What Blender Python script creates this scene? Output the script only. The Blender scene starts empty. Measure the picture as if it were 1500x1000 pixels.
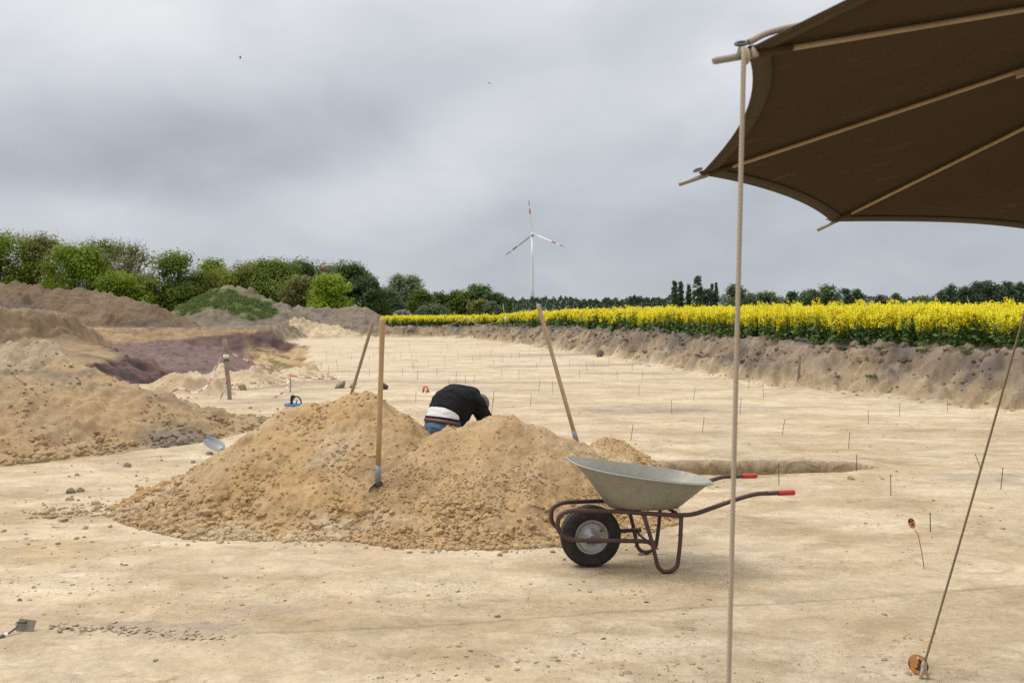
import bpy, bmesh, math, random
import numpy as np
from mathutils import Vector, Matrix

random.seed(7)
RNG = np.random.default_rng(11)
SC = bpy.context.scene
COL = SC.collection
F = 1250.0          # focal length in photograph pixels (30 mm on a 36 mm sensor)
EYE = 1.65          # camera height over the scraped dig floor
HOR = 460.0         # photograph row of the horizon


def at(px, py, d):
    """world point d metres in front of the camera that the photograph shows at (px, py)"""
    return Vector(((px - 750) * d / F, d, EYE - (py - HOR) * d / F))


def onfloor(px, py):
    d = EYE * F / (py - HOR)
    return Vector(((px - 750) * d / F, d, 0))


# ------------------------------------------------------------------ noise
def _hash(ix, iy, seed):
    h = (ix.astype(np.int64) * 374761393 + iy.astype(np.int64) * 668265263 + seed * 974711) & 0xFFFFFFFF
    h = ((h ^ (h >> 13)) * 1274126177) & 0xFFFFFFFF
    h = (h ^ (h >> 16)) & 0xFFFFFFFF
    return h.astype(np.float64) / 4294967296.0


def gnoise(x, y, seed=0):
    x = np.asarray(x, float); y = np.asarray(y, float)
    x0 = np.floor(x); y0 = np.floor(y)
    fx = x - x0; fy = y - y0
    ux = fx * fx * fx * (fx * (fx * 6 - 15) + 10); uy = fy * fy * fy * (fy * (fy * 6 - 15) + 10)

    def g(i, j):
        a = _hash(x0 + i, y0 + j, seed) * 2 * np.pi
        return np.cos(a) * (fx - i) + np.sin(a) * (fy - j)
    a = g(0, 0) * (1 - ux) + g(1, 0) * ux
    b = g(0, 1) * (1 - ux) + g(1, 1) * ux
    return (a * (1 - uy) + b * uy) * 1.4


def fbm(x, y, octv=5, seed=0, gain=0.5, lac=2.03):
    s = 0; a = 1.0; t = 0
    for i in range(octv):
        s = s + a * gnoise(x, y, seed + i * 17); t += a
        x = x * lac + 3.1; y = y * lac - 1.7; a *= gain
    return s / t * 1.6


def clods(x, y, cell, prob, seed, flat=0.7):
    gx = np.floor(x / cell); gy = np.floor(y / cell)
    out = np.zeros_like(x)
    for i in (-1, 0, 1):
        for j in (-1, 0, 1):
            cx = gx + i; cy = gy + j
            ex = _hash(cx, cy, seed)
            jx = (cx + 0.5 + (_hash(cx, cy, seed + 1) - .5) * .9) * cell
            jy = (cy + 0.5 + (_hash(cx, cy, seed + 2) - .5) * .9) * cell
            r = cell * (0.22 + 0.33 * _hash(cx, cy, seed + 3))
            asp = 0.6 + 0.8 * _hash(cx, cy, seed + 4)
            d2 = ((x - jx) * asp) ** 2 + ((y - jy) / asp) ** 2
            v = np.sqrt(np.maximum(0, r * r - d2)) * flat
            out = np.maximum(out, np.where(ex < prob, np.minimum(v, r * .5), 0))
    return out


def sstep(a, b, x):
    t = np.clip((x - a) / (b - a), 0, 1)
    return t * t * (3 - 2 * t)


def mix(a, b, t):
    t = np.asarray(t)[..., None]
    return np.asarray(a) * (1 - t) + np.asarray(b) * t


def sdist(x, y, poly):
    """signed distance to a polygon, negative inside"""
    p = np.array(poly, float); n = len(p)
    best = np.full(x.shape, 1e18); ins = np.zeros(x.shape, bool)
    for i in range(n):
        ax, ay = p[i]; bx, by = p[(i + 1) % n]
        ex, ey = bx - ax, by - ay
        t = np.clip(((x - ax) * ex + (y - ay) * ey) / (ex * ex + ey * ey), 0, 1)
        best = np.minimum(best, (x - ax - t * ex) ** 2 + (y - ay - t * ey) ** 2)
        c = ((ay > y) != (by > y)) & (x < (bx - ax) * (y - ay) / ((by - ay) if by != ay else 1e-9) + ax)
        ins ^= c
    d = np.sqrt(best)
    return np.where(ins, -d, d)


# ------------------------------------------------------------------ objects, tags
def tag(o, label=None, cat=None, group=None, kind=None):
    if label: o['label'] = label
    if cat: o['category'] = cat
    if group: o['group'] = group
    if kind: o['kind'] = kind
    return o


def empty(name, loc=(0, 0, 0), rot=(0, 0, 0)):
    o = bpy.data.objects.new(name, None); COL.objects.link(o)
    o.location = loc; o.rotation_euler = rot
    o.empty_display_size = 0.05
    return o


def link(name, me, parent=None):
    o = bpy.data.objects.new(name, me); COL.objects.link(o)
    if parent is not None: o.parent = parent
    return o


def np_mesh(name, V, Q, mats, col=None, midx=None, smooth=False, colname='soil'):
    """mesh from numpy arrays; Q is (n,4) or (n,3)"""
    me = bpy.data.meshes.new(name)
    V = np.asarray(V, np.float32); Q = np.asarray(Q, np.int32)
    k = Q.shape[1]
    me.vertices.add(len(V)); me.vertices.foreach_set('co', V.ravel())
    me.loops.add(Q.size); me.loops.foreach_set('vertex_index', Q.ravel())
    me.polygons.add(len(Q))
    me.polygons.foreach_set('loop_start', np.arange(0, Q.size, k, dtype=np.int32))
    me.polygons.foreach_set('loop_total', np.full(len(Q), k, np.int32))
    for m in (mats if isinstance(mats, (list, tuple)) else [mats]): me.materials.append(m)
    if midx is not None: me.polygons.foreach_set('material_index', np.asarray(midx, np.int32))
    me.polygons.foreach_set('use_smooth', np.full(len(Q), bool(smooth)))
    if col is not None:
        a = me.color_attributes.new(colname, 'FLOAT_COLOR', 'POINT')
        c = np.ones((len(V), 4), np.float32); c[:, :3] = col
        a.data.foreach_set('color', c.ravel())
    me.update(calc_edges=True); me.validate()
    return me


class MB:
    """collects pieces into ONE mesh"""
    def __init__(self): self.v = []; self.f = []; self.m = []; self.s = []

    def add(self, verts, faces, m=0, smooth=True):
        o = len(self.v)
        self.v += [tuple(v) for v in verts]
        self.f += [tuple(i + o for i in f) for f in faces]
        self.m += [m] * len(faces); self.s += [smooth] * len(faces)

    def box(self, c, size, rot=None, m=0):
        R = rot if rot is not None else Matrix.Identity(3)
        vs = []
        for x in (-.5, .5):
            for y in (-.5, .5):
                for z in (-.5, .5):
                    vs.append(Vector(c) + R @ Vector((x * size[0], y * size[1], z * size[2])))
        self.add(vs, [(0, 1, 3, 2), (4, 6, 7, 5), (0, 4, 5, 1), (2, 3, 7, 6), (0, 2, 6, 4), (1, 5, 7, 3)], m, False)

    def tube(self, pts, r, n=10, m=0, caps=True, radii=None, round_end=False):
        pts = [Vector(p) for p in pts]
        N = len(pts)
        if radii is None: radii = [r] * N
        T = []
        for i in range(N):
            t = (pts[min(i + 1, N - 1)] - pts[max(i - 1, 0)])
            T.append(t.normalized() if t.length > 1e-9 else Vector((0, 0, 1)))
        up = Vector((0, 0, 1)) if abs(T[0].z) < .9 else Vector((1, 0, 0))
        a = T[0].cross(up).normalized(); vs = []
        for i in range(N):
            a = (a - T[i] * a.dot(T[i]))
            a = a.normalized() if a.length > 1e-9 else T[i].orthogonal().normalized()
            b = T[i].cross(a)
            for k in range(n):
                w = 2 * math.pi * k / n
                vs.append(pts[i] + (a * math.cos(w) + b * math.sin(w)) * radii[i])
        fs = [(i * n + k, i * n + (k + 1) % n, (i + 1) * n + (k + 1) % n, (i + 1) * n + k) for i in range(N - 1) for k in range(n)]
        self.add(vs, fs, m, True)
        if caps:
            o = len(self.v) - N * n
            self.f += [tuple(o + k for k in range(n))[::-1], tuple(o + (N - 1) * n + k for k in range(n))]
            self.m += [m, m]; self.s += [False, False]

    def ell(self, c, rad, rot=None, nu=14, nv=9, m=0):
        R = rot if rot is not None else Matrix.Identity(3)
        vs = [Vector(c) + R @ Vector((0, 0, -rad[2]))]
        for j in range(1, nv):
            p = -math.pi / 2 + math.pi * j / nv
            for i in range(nu):
                a = 2 * math.pi * i / nu
                vs.append(Vector(c) + R @ Vector((rad[0] * math.cos(p) * math.cos(a), rad[1] * math.cos(p) * math.sin(a), rad[2] * math.sin(p))))
        vs.append(Vector(c) + R @ Vector((0, 0, rad[2])))
        fs = [(0, 1 + (i + 1) % nu, 1 + i) for i in range(nu)]
        for j in range(nv - 2):
            for i in range(nu):
                fs.append((1 + j * nu + i, 1 + j * nu + (i + 1) % nu, 1 + (j + 1) * nu + (i + 1) % nu, 1 + (j + 1) * nu + i))
        L = len(vs) - 1
        fs += [(L, 1 + (nv - 2) * nu + i, 1 + (nv - 2) * nu + (i + 1) % nu) for i in range(nu)]
        self.add(vs, fs, m, True)

    def capsule(self, a, b, ra, rb, n=14, m=0):
        a = Vector(a); b = Vector(b); d = (b - a); L = d.length; d = d.normalized()
        pts = []; rr = []
        for k in range(6):
            w = math.pi / 2 * (1 - k / 5); pts.append(a - d * ra * math.sin(w)); rr.append(max(1e-4, ra * math.cos(w)))
        for k in range(1, 4): pts.append(a + d * L * k / 4); rr.append(ra + (rb - ra) * k / 4)
        for k in range(6):
            w = math.pi / 2 * k / 5; pts.append(b + d * rb * math.sin(w)); rr.append(max(1e-4, rb * math.cos(w)))
        self.tube(pts, 0, n, m, True, rr)

    def rings(self, rings, m=0, closed=False, caps=(False, False), smooth=True):
        n = len(rings[0]); vs = [p for r in rings for p in r]; fs = []
        R = len(rings)
        for i in range(R - 1 if not closed else R):
            j = (i + 1) % R
            for k in range(n):
                fs.append((i * n + k, i * n + (k + 1) % n, j * n + (k + 1) % n, j * n + k))
        if caps[0]: fs.append(tuple(range(n))[::-1])
        if caps[1]: fs.append(tuple((R - 1) * n + k for k in range(n)))
        self.add(vs, fs, m, smooth)

    def mesh(self, name, mats):
        me = bpy.data.meshes.new(name)
        me.from_pydata(self.v, [], self.f)
        for mm in (mats if isinstance(mats, (list, tuple)) else [mats]): me.materials.append(mm)
        me.polygons.foreach_set('material_index', self.m)
        me.polygons.foreach_set('use_smooth', self.s)
        me.update()
        return me

    def build(self, name, mats, parent=None):
        return link(name, self.mesh(name, mats), parent)


def fillet(pts, rad, n=6):
    """polyline with its corners rounded"""
    pts = [Vector(p) for p in pts]; out = [pts[0]]
    for i in range(1, len(pts) - 1):
        p = pts[i]; a = pts[i - 1] - p; b = pts[i + 1] - p
        r = min(rad, a.length * .48, b.length * .48)
        s = p + a.normalized() * r; e = p + b.normalized() * r
        for k in range(n + 1):
            t = k / n
            out.append(s * (1 - t) ** 2 + p * 2 * t * (1 - t) + e * t * t)
    out.append(pts[-1])
    return out


def spline(pts, n=6):
    pts = [Vector(p) for p in pts]; P = [pts[0] * 2 - pts[1]] + pts + [pts[-1] * 2 - pts[-2]]; out = []
    for i in range(1, len(P) - 2):
        for k in range(n):
            t = k / n
            out.append(0.5 * ((2 * P[i]) + (P[i + 1] - P[i - 1]) * t + (2 * P[i - 1] - 5 * P[i] + 4 * P[i + 1] - P[i + 2]) * t * t + (3 * P[i] - P[i - 1] - 3 * P[i + 1] + P[i + 2]) * t ** 3))
    out.append(pts[-1])
    return out


# ------------------------------------------------------------------ materials
class NT:
    def __init__(self, name):
        self.mat = bpy.data.materials.new(name); self.mat.use_nodes = True
        self.t = self.mat.node_tree; self.t.nodes.clear()
        self.out = self.t.nodes.new('ShaderNodeOutputMaterial')

    def n(self, typ, **kw):
        nd = self.t.nodes.new(typ)
        for k, v in kw.items():
            if k in nd.inputs: self.set(nd.inputs[k], v)
            else: setattr(nd, k, v)
        return nd

    def set(self, sock, v):
        if isinstance(v, bpy.types.NodeSocket): self.t.links.new(v, sock)
        else: sock.default_value = v

    def math(self, op, a, b=0.0, clamp=False):
        nd = self.t.nodes.new('ShaderNodeMath'); nd.operation = op; nd.use_clamp = clamp
        self.set(nd.inputs[0], a); self.set(nd.inputs[1], b)
        return nd.outputs[0]

    def mixc(self, fac, a, b, mode='MIX'):
        nd = self.t.nodes.new('ShaderNodeMix'); nd.data_type = 'RGBA'; nd.blend_type = mode
        self.set(nd.inputs['Factor'], fac); self.set(nd.inputs['A'] if False else nd.inputs[6], a); self.set(nd.inputs[7], b)
        return nd.outputs[2]

    def ramp(self, fac, stops):
        nd = self.t.nodes.new('ShaderNodeValToRGB'); self.set(nd.inputs[0], fac)
        e = nd.color_ramp.elements
        while len(e) < len(stops): e.new(0.5)
        for i, (p, c) in enumerate(stops):
            e[i].position = p; e[i].color = (c[0], c[1], c[2], 1) if hasattr(c, '__len__') else (c, c, c, 1)
        return nd.outputs[0]

    def noise(self, vec, scale, detail=5, rough=0.55, dist=0.0):
        nd = self.n('ShaderNodeTexNoise', Scale=scale, Detail=detail, Roughness=rough, Distortion=dist)
        if vec is not None: self.set(nd.inputs['Vector'], vec)
        return nd.outputs['Fac']

    def maprange(self, v, a, b, c, d):
        nd = self.t.nodes.new('ShaderNodeMapRange'); self.set(nd.inputs[0], v)
        for i, k in enumerate((a, b, c, d)): nd.inputs[i + 1].default_value = k
        return nd.outputs[0]

    def bump(self, h, strength, dist, normal=None):
        nd = self.n('ShaderNodeBump', Strength=strength, Distance=dist, Height=h)
        if normal is not None: self.set(nd.inputs['Normal'], normal)
        return nd.outputs[0]

    def principled(self, **kw):
        nd = self.t.nodes.new('ShaderNodeBsdfPrincipled')
        for k, v in kw.items(): self.set(nd.inputs[k.replace('_', ' ')], v)
        self.t.links.new(nd.outputs[0], self.out.inputs[0])
        return nd

    def pos(self, obj=True):
        return self.n('ShaderNodeTexCoord').outputs['Object' if obj else 'Generated']


def c4(c): return (c[0], c[1], c[2], 1.0)


def plain(name, c, rough=.6, metal=0.0, var=.18, scale=12, bump=0.0, spec=.4, dirt=None, dirtamt=.5, dirtscale=6):
    t = NT(name); p = t.pos()
    n = t.noise(p, scale, 6, .6)
    col = t.mixc(n, c4([k * (1 - var) for k in c]), c4([min(1, k * (1 + var)) for k in c]))
    if dirt is not None:
        d = t.noise(p, dirtscale, 8, .7)
        fac = t.maprange(d, .5, .7, 0, dirtamt)
        col = t.mixc(fac, col, c4(dirt))
    kw = dict(Base_Color=col, Roughness=t.maprange(t.noise(p, scale * 2, 4), .3, .7, max(.05, rough - .1), min(1, rough + .1)), Metallic=metal, Specular_IOR_Level=spec)
    if bump: kw['Normal'] = t.bump(t.noise(p, scale * 6, 6, .6), 1, bump)
    t.principled(**kw)
    return t.mat


def soil_mat(name, fine=22.0, bump=.012, flakes=False, contrast=1.0, dens=1.0):
    """soil: its own colour per place (attribute) broken up by grain, crumbs and flakes"""
    t = NT(name); p = t.pos()
    col = t.n('ShaderNodeAttribute', attribute_name='soil').outputs['Color']
    n_big = t.noise(p, .55, 7, .62, .4)
    n_mid = t.noise(p, fine * .2, 8, .66, .3)
    n_fin = t.noise(p, fine, 8, .7)
    n_hi = t.noise(p, fine * 5, 4, .6)
    v = t.math('ADD', t.maprange(n_big, .25, .75, -.13 * contrast, .13 * contrast), t.maprange(n_mid, .25, .75, -.16 * contrast, .16 * contrast))
    v = t.math('ADD', v, t.maprange(n_fin, .25, .75, -.17 * contrast, .17 * contrast))
    v = t.math('ADD', v, t.maprange(n_hi, .25, .75, -.12 * contrast, .12 * contrast))
    v = t.math('ADD', v, 1.0)
    col = t.mixc(1.0, col, t.n('ShaderNodeCombineColor', Red=v, Green=v, Blue=v).outputs[0], 'MULTIPLY')
    # warm damp and pale dry drift
    hue = t.noise(p, 1.7, 6, .6, .6)
    col = t.mixc(t.maprange(hue, .42, .72, 0, .5), col, t.mixc(1.0, col, (1.0, .93, .83, 1), 'MULTIPLY'))
    h = t.math('ADD', t.math('MULTIPLY', n_mid, .5), t.math('MULTIPLY', n_fin, .35))
    h = t.math('ADD', h, t.math('MULTIPLY', n_hi, .12))
    if flakes:
        # thin broken crust: edges of dried skins of sand
        mp = t.n('ShaderNodeMapping', Vector=p); mp.inputs['Scale'].default_value = (.55, 1.0, 1.0)
        w = t.noise(mp.outputs[0], 2.6, 7, .62, 1.2)
        rid = t.math('ABSOLUTE', t.math('SUBTRACT', w, .5))
        line = t.maprange(rid, 0, .014, 1, 0)
        gate = t.maprange(t.noise(p, 1.9, 4, .6), .50, .60, 0, 1)
        gate2 = t.maprange(t.noise(p, 7.0, 4, .6), .53, .6, 0, 1)
        line = t.math('MULTIPLY', line, t.math('MULTIPLY', gate, gate2))
        col = t.mixc(t.math('MULTIPLY', line, .8), col, (.17, .11, .06, 1))
        step = t.math('MULTIPLY', t.maprange(w, .47, .53, 0, 1), gate)
        h = t.math('ADD', h, t.math('MULTIPLY', step, .35))
        # crumb fields
        cr = t.n('ShaderNodeTexVoronoi', Scale=34.0, Vector=p, Randomness=1.0)
        cm = t.maprange(t.noise(p, 1.3, 7, .7), .5, .66, 0, 1)
        crb = t.math('MULTIPLY', t.maprange(cr.outputs['Distance'], .1, .5, 1, 0), cm)
        h = t.math('ADD', h, t.math('MULTIPLY', crb, .5))
        mq = t.n('ShaderNodeMapping', Vector=p); mq.inputs['Scale'].default_value = (.62, 1.25, 1.0); mq.inputs['Rotation'].default_value = (0, 0, .12)
        sk = t.noise(mq.outputs[0], 1.3, 9, .64, .6); sk2 = t.noise(mq.outputs[0], 4.2, 8, .62, .6)
        pale = t.maprange(sk, .505, .545, 0, 1); pale2 = t.maprange(sk2, .53, .57, 0, 1)
        dark = t.maprange(sk, .475, .44, 0, 1); dark2 = t.maprange(sk2, .45, .40, 0, 1)
        col = t.mixc(t.math('MULTIPLY', pale, .6), col, t.mixc(1.0, col, (1.13, 1.15, 1.18, 1), 'MULTIPLY'))
        col = t.mixc(t.math('MULTIPLY', pale2, .65), col, t.mixc(1.0, col, (1.11, 1.12, 1.15, 1), 'MULTIPLY'))
        col = t.mixc(t.math('MULTIPLY', dark, .6), col, t.mixc(1.0, col, (.88, .85, .80, 1), 'MULTIPLY'))
        col = t.mixc(t.math('MULTIPLY', dark2, .65), col, t.mixc(1.0, col, (.88, .85, .80, 1), 'MULTIPLY'))
        h = t.math('ADD', h, t.math('ADD', t.math('MULTIPLY', pale, .10), t.math('MULTIPLY', pale2, .14)))
        # small pale scuffs
        sc_ = t.maprange(t.noise(mp.outputs[0], 2.6, 8, .7, .5), .54, .68, 0, .35)
        col = t.mixc(sc_, col, t.mixc(1.0, col, (1.22, 1.24, 1.27, 1), 'MULTIPLY'))
    nrm = t.bump(h, 1.0, bump)
    t.principled(Base_Color=col, Roughness=.95, Specular_IOR_Level=.12, Normal=nrm)
    return t.mat


def leaf_mat(name, trans=.35, rough=.55, attr='col'):
    t = NT(name)
    col = t.n('ShaderNodeAttribute', attribute_name=attr).outputs['Color']
    pr = t.t.nodes.new('ShaderNodeBsdfPrincipled')
    t.set(pr.inputs['Base Color'], col); pr.inputs['Roughness'].default_value = rough; pr.inputs['Specular IOR Level'].default_value = .25
    tr = t.t.nodes.new('ShaderNodeBsdfTranslucent'); t.set(tr.inputs['Color'], col)
    mx = t.t.nodes.new('ShaderNodeMixShader'); mx.inputs[0].default_value = trans
    t.t.links.new(pr.outputs[0], mx.inputs[1]); t.t.links.new(tr.outputs[0], mx.inputs[2])
    t.t.links.new(mx.outputs[0], t.out.inputs[0])
    return t.mat


M = {}
M['ground'] = soil_mat('dig_floor_sand', 24, .017, flakes=True, contrast=1.0)
M['heap'] = soil_mat('dug_sand', 34, .030, contrast=1.1)
M['earth'] = soil_mat('spoil_earth', 7, .16, contrast=1.5)
M['leaf'] = leaf_mat('foliage', .5)
M['crop'] = leaf_mat('flowering_rape', .45, .6)
M['bark'] = plain('bark', (.085, .07, .052), .9, var=.4, scale=3)
M['palebark'] = plain('pale_bark', (.2, .18, .14), .9, var=.4, scale=3)

SAND = np.array((.432, .342, .230)); SANDP = np.array((.512, .420, .296)); SANDY = np.array((.375, .268, .148))
OCHRE = np.array((.31, .215, .118)); BROWN = np.array((.205, .142, .092)); TAN = np.array((.30, .212, .132))
PURPLE = np.array((.130, .082, .074)); PURPD = np.array((.058, .040, .040)); GREYE = np.array((.212, .178, .142)); GREYD = np.array((.112, .096, .084))
GRASS = np.array((.055, .095, .022))

# ------------------------------------------------------------------ terrain
DIG = [(22, -14), (16.5, 2), (12.6, 8), (10.4, 11.2), (8.6, 14.2), (7.4, 16.8), (5.9, 20), (4.95, 25.8), (3.5, 33.3), (1.05, 43.9), (-2.2, 55.7),
       (-5, 60.5), (-12.5, 62.5), (-14.2, 61), (-13.3, 49), (-13.5, 40), (-15.5, 26), (-20, 16), (-26, -14)]
PIT = [(-11.0, 19.4), (-8.4, 20.2), (-5.5, 21.5), (-5.9, 25), (-7.0, 30), (-9.3, 40), (-10.9, 46), (-12.6, 50.2), (-16, 50.8), (-21.5, 49.5), (-25, 44), (-18.6, 34), (-12.4, 26.6)]
RIGHTWALL = [(-5.5, 21.5), (-5.9, 25), (-7.0, 30), (-9.3, 40), (-10.9, 46), (-12.6, 50.2)]
TRACK = [(-1.4, 4.42), (-.75, 4.47), (.05, 4.62), (.95, 4.8), (2.0, 4.97), (3.2, 5.2), (4.6, 5.4), (7, 5.6)]
TRENCH = [(1.15, 8.72), (2.3, 8.7), (3.4, 8.85), (3.95, 9.15), (3.8, 9.5), (3.0, 9.62), (1.9, 9.6), (1.1, 9.5)]


def linedist(x, y, pl):
    best = np.full(x.shape, 1e18)
    for (ax, ay), (bx, by) in zip(pl[:-1], pl[1:]):
        ex, ey = bx - ax, by - ay
        t = np.clip(((x - ax) * ex + (y - ay) * ey) / (ex * ex + ey * ey), 0, 1)
        best = np.minimum(best, (x - ax - t * ex) ** 2 + (y - ay - t * ey) ** 2)
    return np.sqrt(best)


def natural(x, y):
    return .92 - .31 * sstep(38, 75, y) + .03 * gnoise(x * .2, y * .2, 5)


def terrain(x, y, colour=False):
    x = np.asarray(x, float); y = np.asarray(y, float)
    sd = sdist(x, y, DIG)
    near = sstep(60, 20, y)
    wob = .30 * fbm(x * .55, y * .55, 4, 21) + .16 * fbm(x * 1.9, y * 1.9, 3, 33)
    bt = np.clip((sd + wob * (.6 + .4 * near)) / .9, 0, 1)
    bank = bt ** .66 * (1 - .12 * np.sin(bt * np.pi * 2))
    bmask = sstep(-.3, .1, sd) * sstep(3.4, 1.6, sd)
    h = natural(x, y) * bank
    # loose berm of topsoil along the brink, lumps on the bank face
    h = h + sstep(.9, 1.4, sd) * sstep(2.0, 1.3, sd) * (.0 + .12 * np.maximum(0, fbm(x * .7, y * .7, 3, 41)))
    rdg = 1 - np.abs(fbm(x * .9, y * .9, 5, 55))
    h = h + bmask * (.15 * fbm(x * 1.3, y * 1.3, 5, 51) + .10 * (rdg - .75) + .85 * clods(x, y, .42, .45, 61) + .9 * clods(x, y, .2, .6, 62) + .8 * clods(x, y, .11, .6, 63) + .055 * fbm(x * 4.5, y * 4.5, 5, 64, .6))
    # spoil tail at the foot of the bank
    h = h + sstep(-.9, 0, sd) * sstep(.3, 0, sd) * np.maximum(0, .05 + .10 * fbm(x * 1.1, y * 1.1, 4, 71))
    # hill left of the pit
    hill = .78 * np.exp(-(((x + 17.6) / 6.0) ** 2 + ((y - 27.5) / 5.5) ** 2) ** 1.5)
    hill = hill * (1 + .25 * fbm(x * .5, y * .5, 5, 78)) + sstep(.1, .5, hill) * .5 * clods(x, y, .35, .45, 79)
    h = h + hill
    # the floor itself
    h = h + .010 * fbm(x * 1.1, y * 1.1, 5, 81) + .004 * fbm(x * 6, y * 6, 3, 82)
    # quarry pit
    sp = sdist(x, y, PIT) + .35 * fbm(x * .35, y * .35, 4, 91) + .1 * fbm(x * 1.6, y * 1.6, 3, 92)
    inside = np.maximum(0, -sp)
    rw = linedist(x, y, RIGHTWALL)
    left = sstep(-9, -12.5, x) * sstep(40, 30, y)
    w = 2.7 + 2.6 * left - .9 * sstep(2.5, .5, rw)
    fl = -1.15 + .19 * np.maximum(0, -x - 13.0) * sstep(28, 40, y) + .08 * fbm(x * .5, y * .5, 4, 95)
    t = np.clip(inside / w, 0, 1)
    tt = t * (1 - .2 * t) / .8
    rough = np.where(inside > 0, sstep(0, .3, inside), 0)
    h2 = h * (1 - tt) + fl * tt + rough * (.20 * fbm(x * .9, y * .9, 6, 97, .58) + .045 * fbm(x * 3, y * 3, 3, 98) + .7 * clods(x, y, .5, .5, 99))
    h = np.where(inside > 0, h2, h)
    # bite in the sand shelf beside the pit
    sb = np.hypot((x + 7.15) / 1.0, (y - 27.6) / 1.9)
    h = h - .35 * sstep(1, .55, sb)
    # test trench behind the barrow
    st = sdist(x, y, TRENCH) + .05 * fbm(x * 2.4, y * 2.4, 4, 101)
    tin = sstep(0, .06, -st)
    h = h - .26 * tin * sstep(4.0, 3.3, x) - .05 * tin + sstep(.35, .05, np.abs(st - .12)) * .012
    h = h + sstep(.0, .1, st) * sstep(.5, .1, st) * (.5 * clods(x, y, .07, .35, 103))
    far = sstep(75, 120, np.hypot(x, y))
    h = h * (1 - far) + natural(x, y) * far
    if not colour: return h
    C = np.zeros(x.shape + (3,)) + SAND
    big = fbm(x * .16, y * .16, 4, 201); str_ = fbm(x * .22, y * 1.1, 5, 203)
    C = mix(C, SANDP, sstep(-.1, .5, big) * .8)
    C = mix(C, SAND * (.86, .84, .82), sstep(.05, .55, str_) * .8)
    C = mix(C, SANDY * 1.02, sstep(.2, .7, fbm(x * .5, y * .5, 4, 207)) * .3)
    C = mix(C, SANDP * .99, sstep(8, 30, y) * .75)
    ls = fbm(x * .12 + .3, y * .55, 5, 211)
    C = mix(C, GREYE * 1.25, sstep(.28, .5, ls) * sstep(9, 16, y) * .55)
    nearf = sstep(22, 9, y)
    C = mix(C, SAND * (.80, .77, .72), sstep(.08, .30, fbm(x * .75 + 3, y * 1.5, 6, 215, .6)) * .40 * nearf)
    C = mix(C, SANDP * (1.06, 1.07, 1.1), sstep(.10, .28, fbm(x * .9 + 9, y * 1.8, 6, 216, .6)) * .35 * nearf)
    C = mix(C, SANDY * (1.05, 1.02, .98), sstep(.2, .4, fbm(x * 1.6, y * 2.4, 5, 217, .6)) * .16 * nearf)
    trk = linedist(x, y + .02 * fbm(x * 2, y * 2, 3, 218), TRACK)
    C = mix(C, SAND * (.80, .78, .75), sstep(.34, .05, trk) * sstep(-.35, .3, fbm(x * 2, y * 3, 4, 219)) * .6 * np.where(y > np.interp(x, [q_[0] for q_ in TRACK], [q_[1] for q_ in TRACK]), 1, .25))
    C = mix(C, SAND * .58, sstep(.022, .006, trk) * .6)
    ring_ = np.abs(np.hypot((x - 2.98) / .30, (y - 5.66) / .24) - 1 + .08 * fbm(x * 5, y * 5, 3, 222))
    C = mix(C, SAND * .62, sstep(.10, .02, ring_) * .5)
    # features: dark fills in the sand
    for fx, fy, rx, ry, a in ((-1.72, 4.42, .42, .17, .5), (-2.05, 4.55, .22, .06, .6), (-1.35, 4.75, .35, .12, .4), (4.75, 8.55, .7, .35, .6), (5.6, 8.2, .6, .25, .5), (4.0, 9.6, 1.2, .25, .25), (2.2, 14.6, 1.0, .5, .35),
                              (4.3, 21.5, 1.2, .6, .4), (-6.3, 19.4, 1.3, 1.1, .85), (-5.0, 20.5, 1.2, 1.2, .7), (-4.4, 18.6, .8, .7, .4), (2.6, 35, 2.2, .8, .4), (-4.9, 16.2, .8, .5, .4)):
        q = np.hypot((x - fx) / rx, (y - fy) / ry) + .5 * fbm(x / rx * .9, y / ry * .9, 4, 213)
        C = mix(C, GREYE * (1.18, 1.1, 1.12), sstep(1.1, .4, q) * a)
    # trampled line of the pit rim and the trench walls
    tr = sstep(-.01, .03, -st) * sstep(.03, -.01, h)
    C = mix(C, OCHRE * .80 + .12 * (fbm(x * 5, y * 5, 4, 221)[..., None]) * OCHRE, tr)
    # bank: sand at the foot, brown above, grey topsoil at the brink
    rel = np.clip(h / np.maximum(.3, natural(x, y)), 0, 1.3) + .22 * fbm(x * 1.1, y * 1.1, 4, 231)
    bm = sstep(-.35, .05, sd + .25 * fbm(x * 1.2, y * 1.2, 3, 233))
    BC = mix(SAND * (.74, .71, .66), GREYE * (1.12, 1.04, .92), sstep(.12, .5, rel))
    BC = mix(BC, GREYE * (.95, .88, .82), sstep(.55, .95, rel))
    BC = BC * (1 + .35 * fbm(x * 1.7, y * 1.7, 5, 238))[..., None]
    BC = mix(BC, GREYD * 1.05, sstep(.05, .25, fbm(x * .8, y * .8, 6, 235, .6)) * sstep(.15, .6, rel) * .9)
    BC = mix(BC, SAND * (.72, .69, .64), sstep(.0, .4, fbm(x * .6, y * .6, 4, 237)) * .8 * sstep(1.05, .7, rel))
    BC = mix(BC, SAND * .95, sstep(-6, -10, x) * sstep(50, 45, y))
    C = mix(C, BC, bm)
    # meadow and crop ground beyond
    C = mix(C, GRASS * 1.2, sstep(2.5, 5, sd) * np.maximum(sstep(75, 90, y), sstep(-3, -1, x)) * np.where(x > -14, 1, sstep(75, 90, y)))
    C = mix(C, TAN * (.84 + .30 * str_[..., None]), sstep(-10.5, -13.5, x) * sstep(18, 21, y) * sstep(1.0, 0.0, np.minimum(1, np.maximum(0, sp + .2))) * 0 + sstep(-9.8, -11.5, x) * sstep(19.5, 22, y) * sstep(45, 38, y))
    # pit strata
    bnd = .24 + (x + 19) / 7.0 * .66 + .12 * fbm(x * .5, y * .5, 4, 241)
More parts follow.
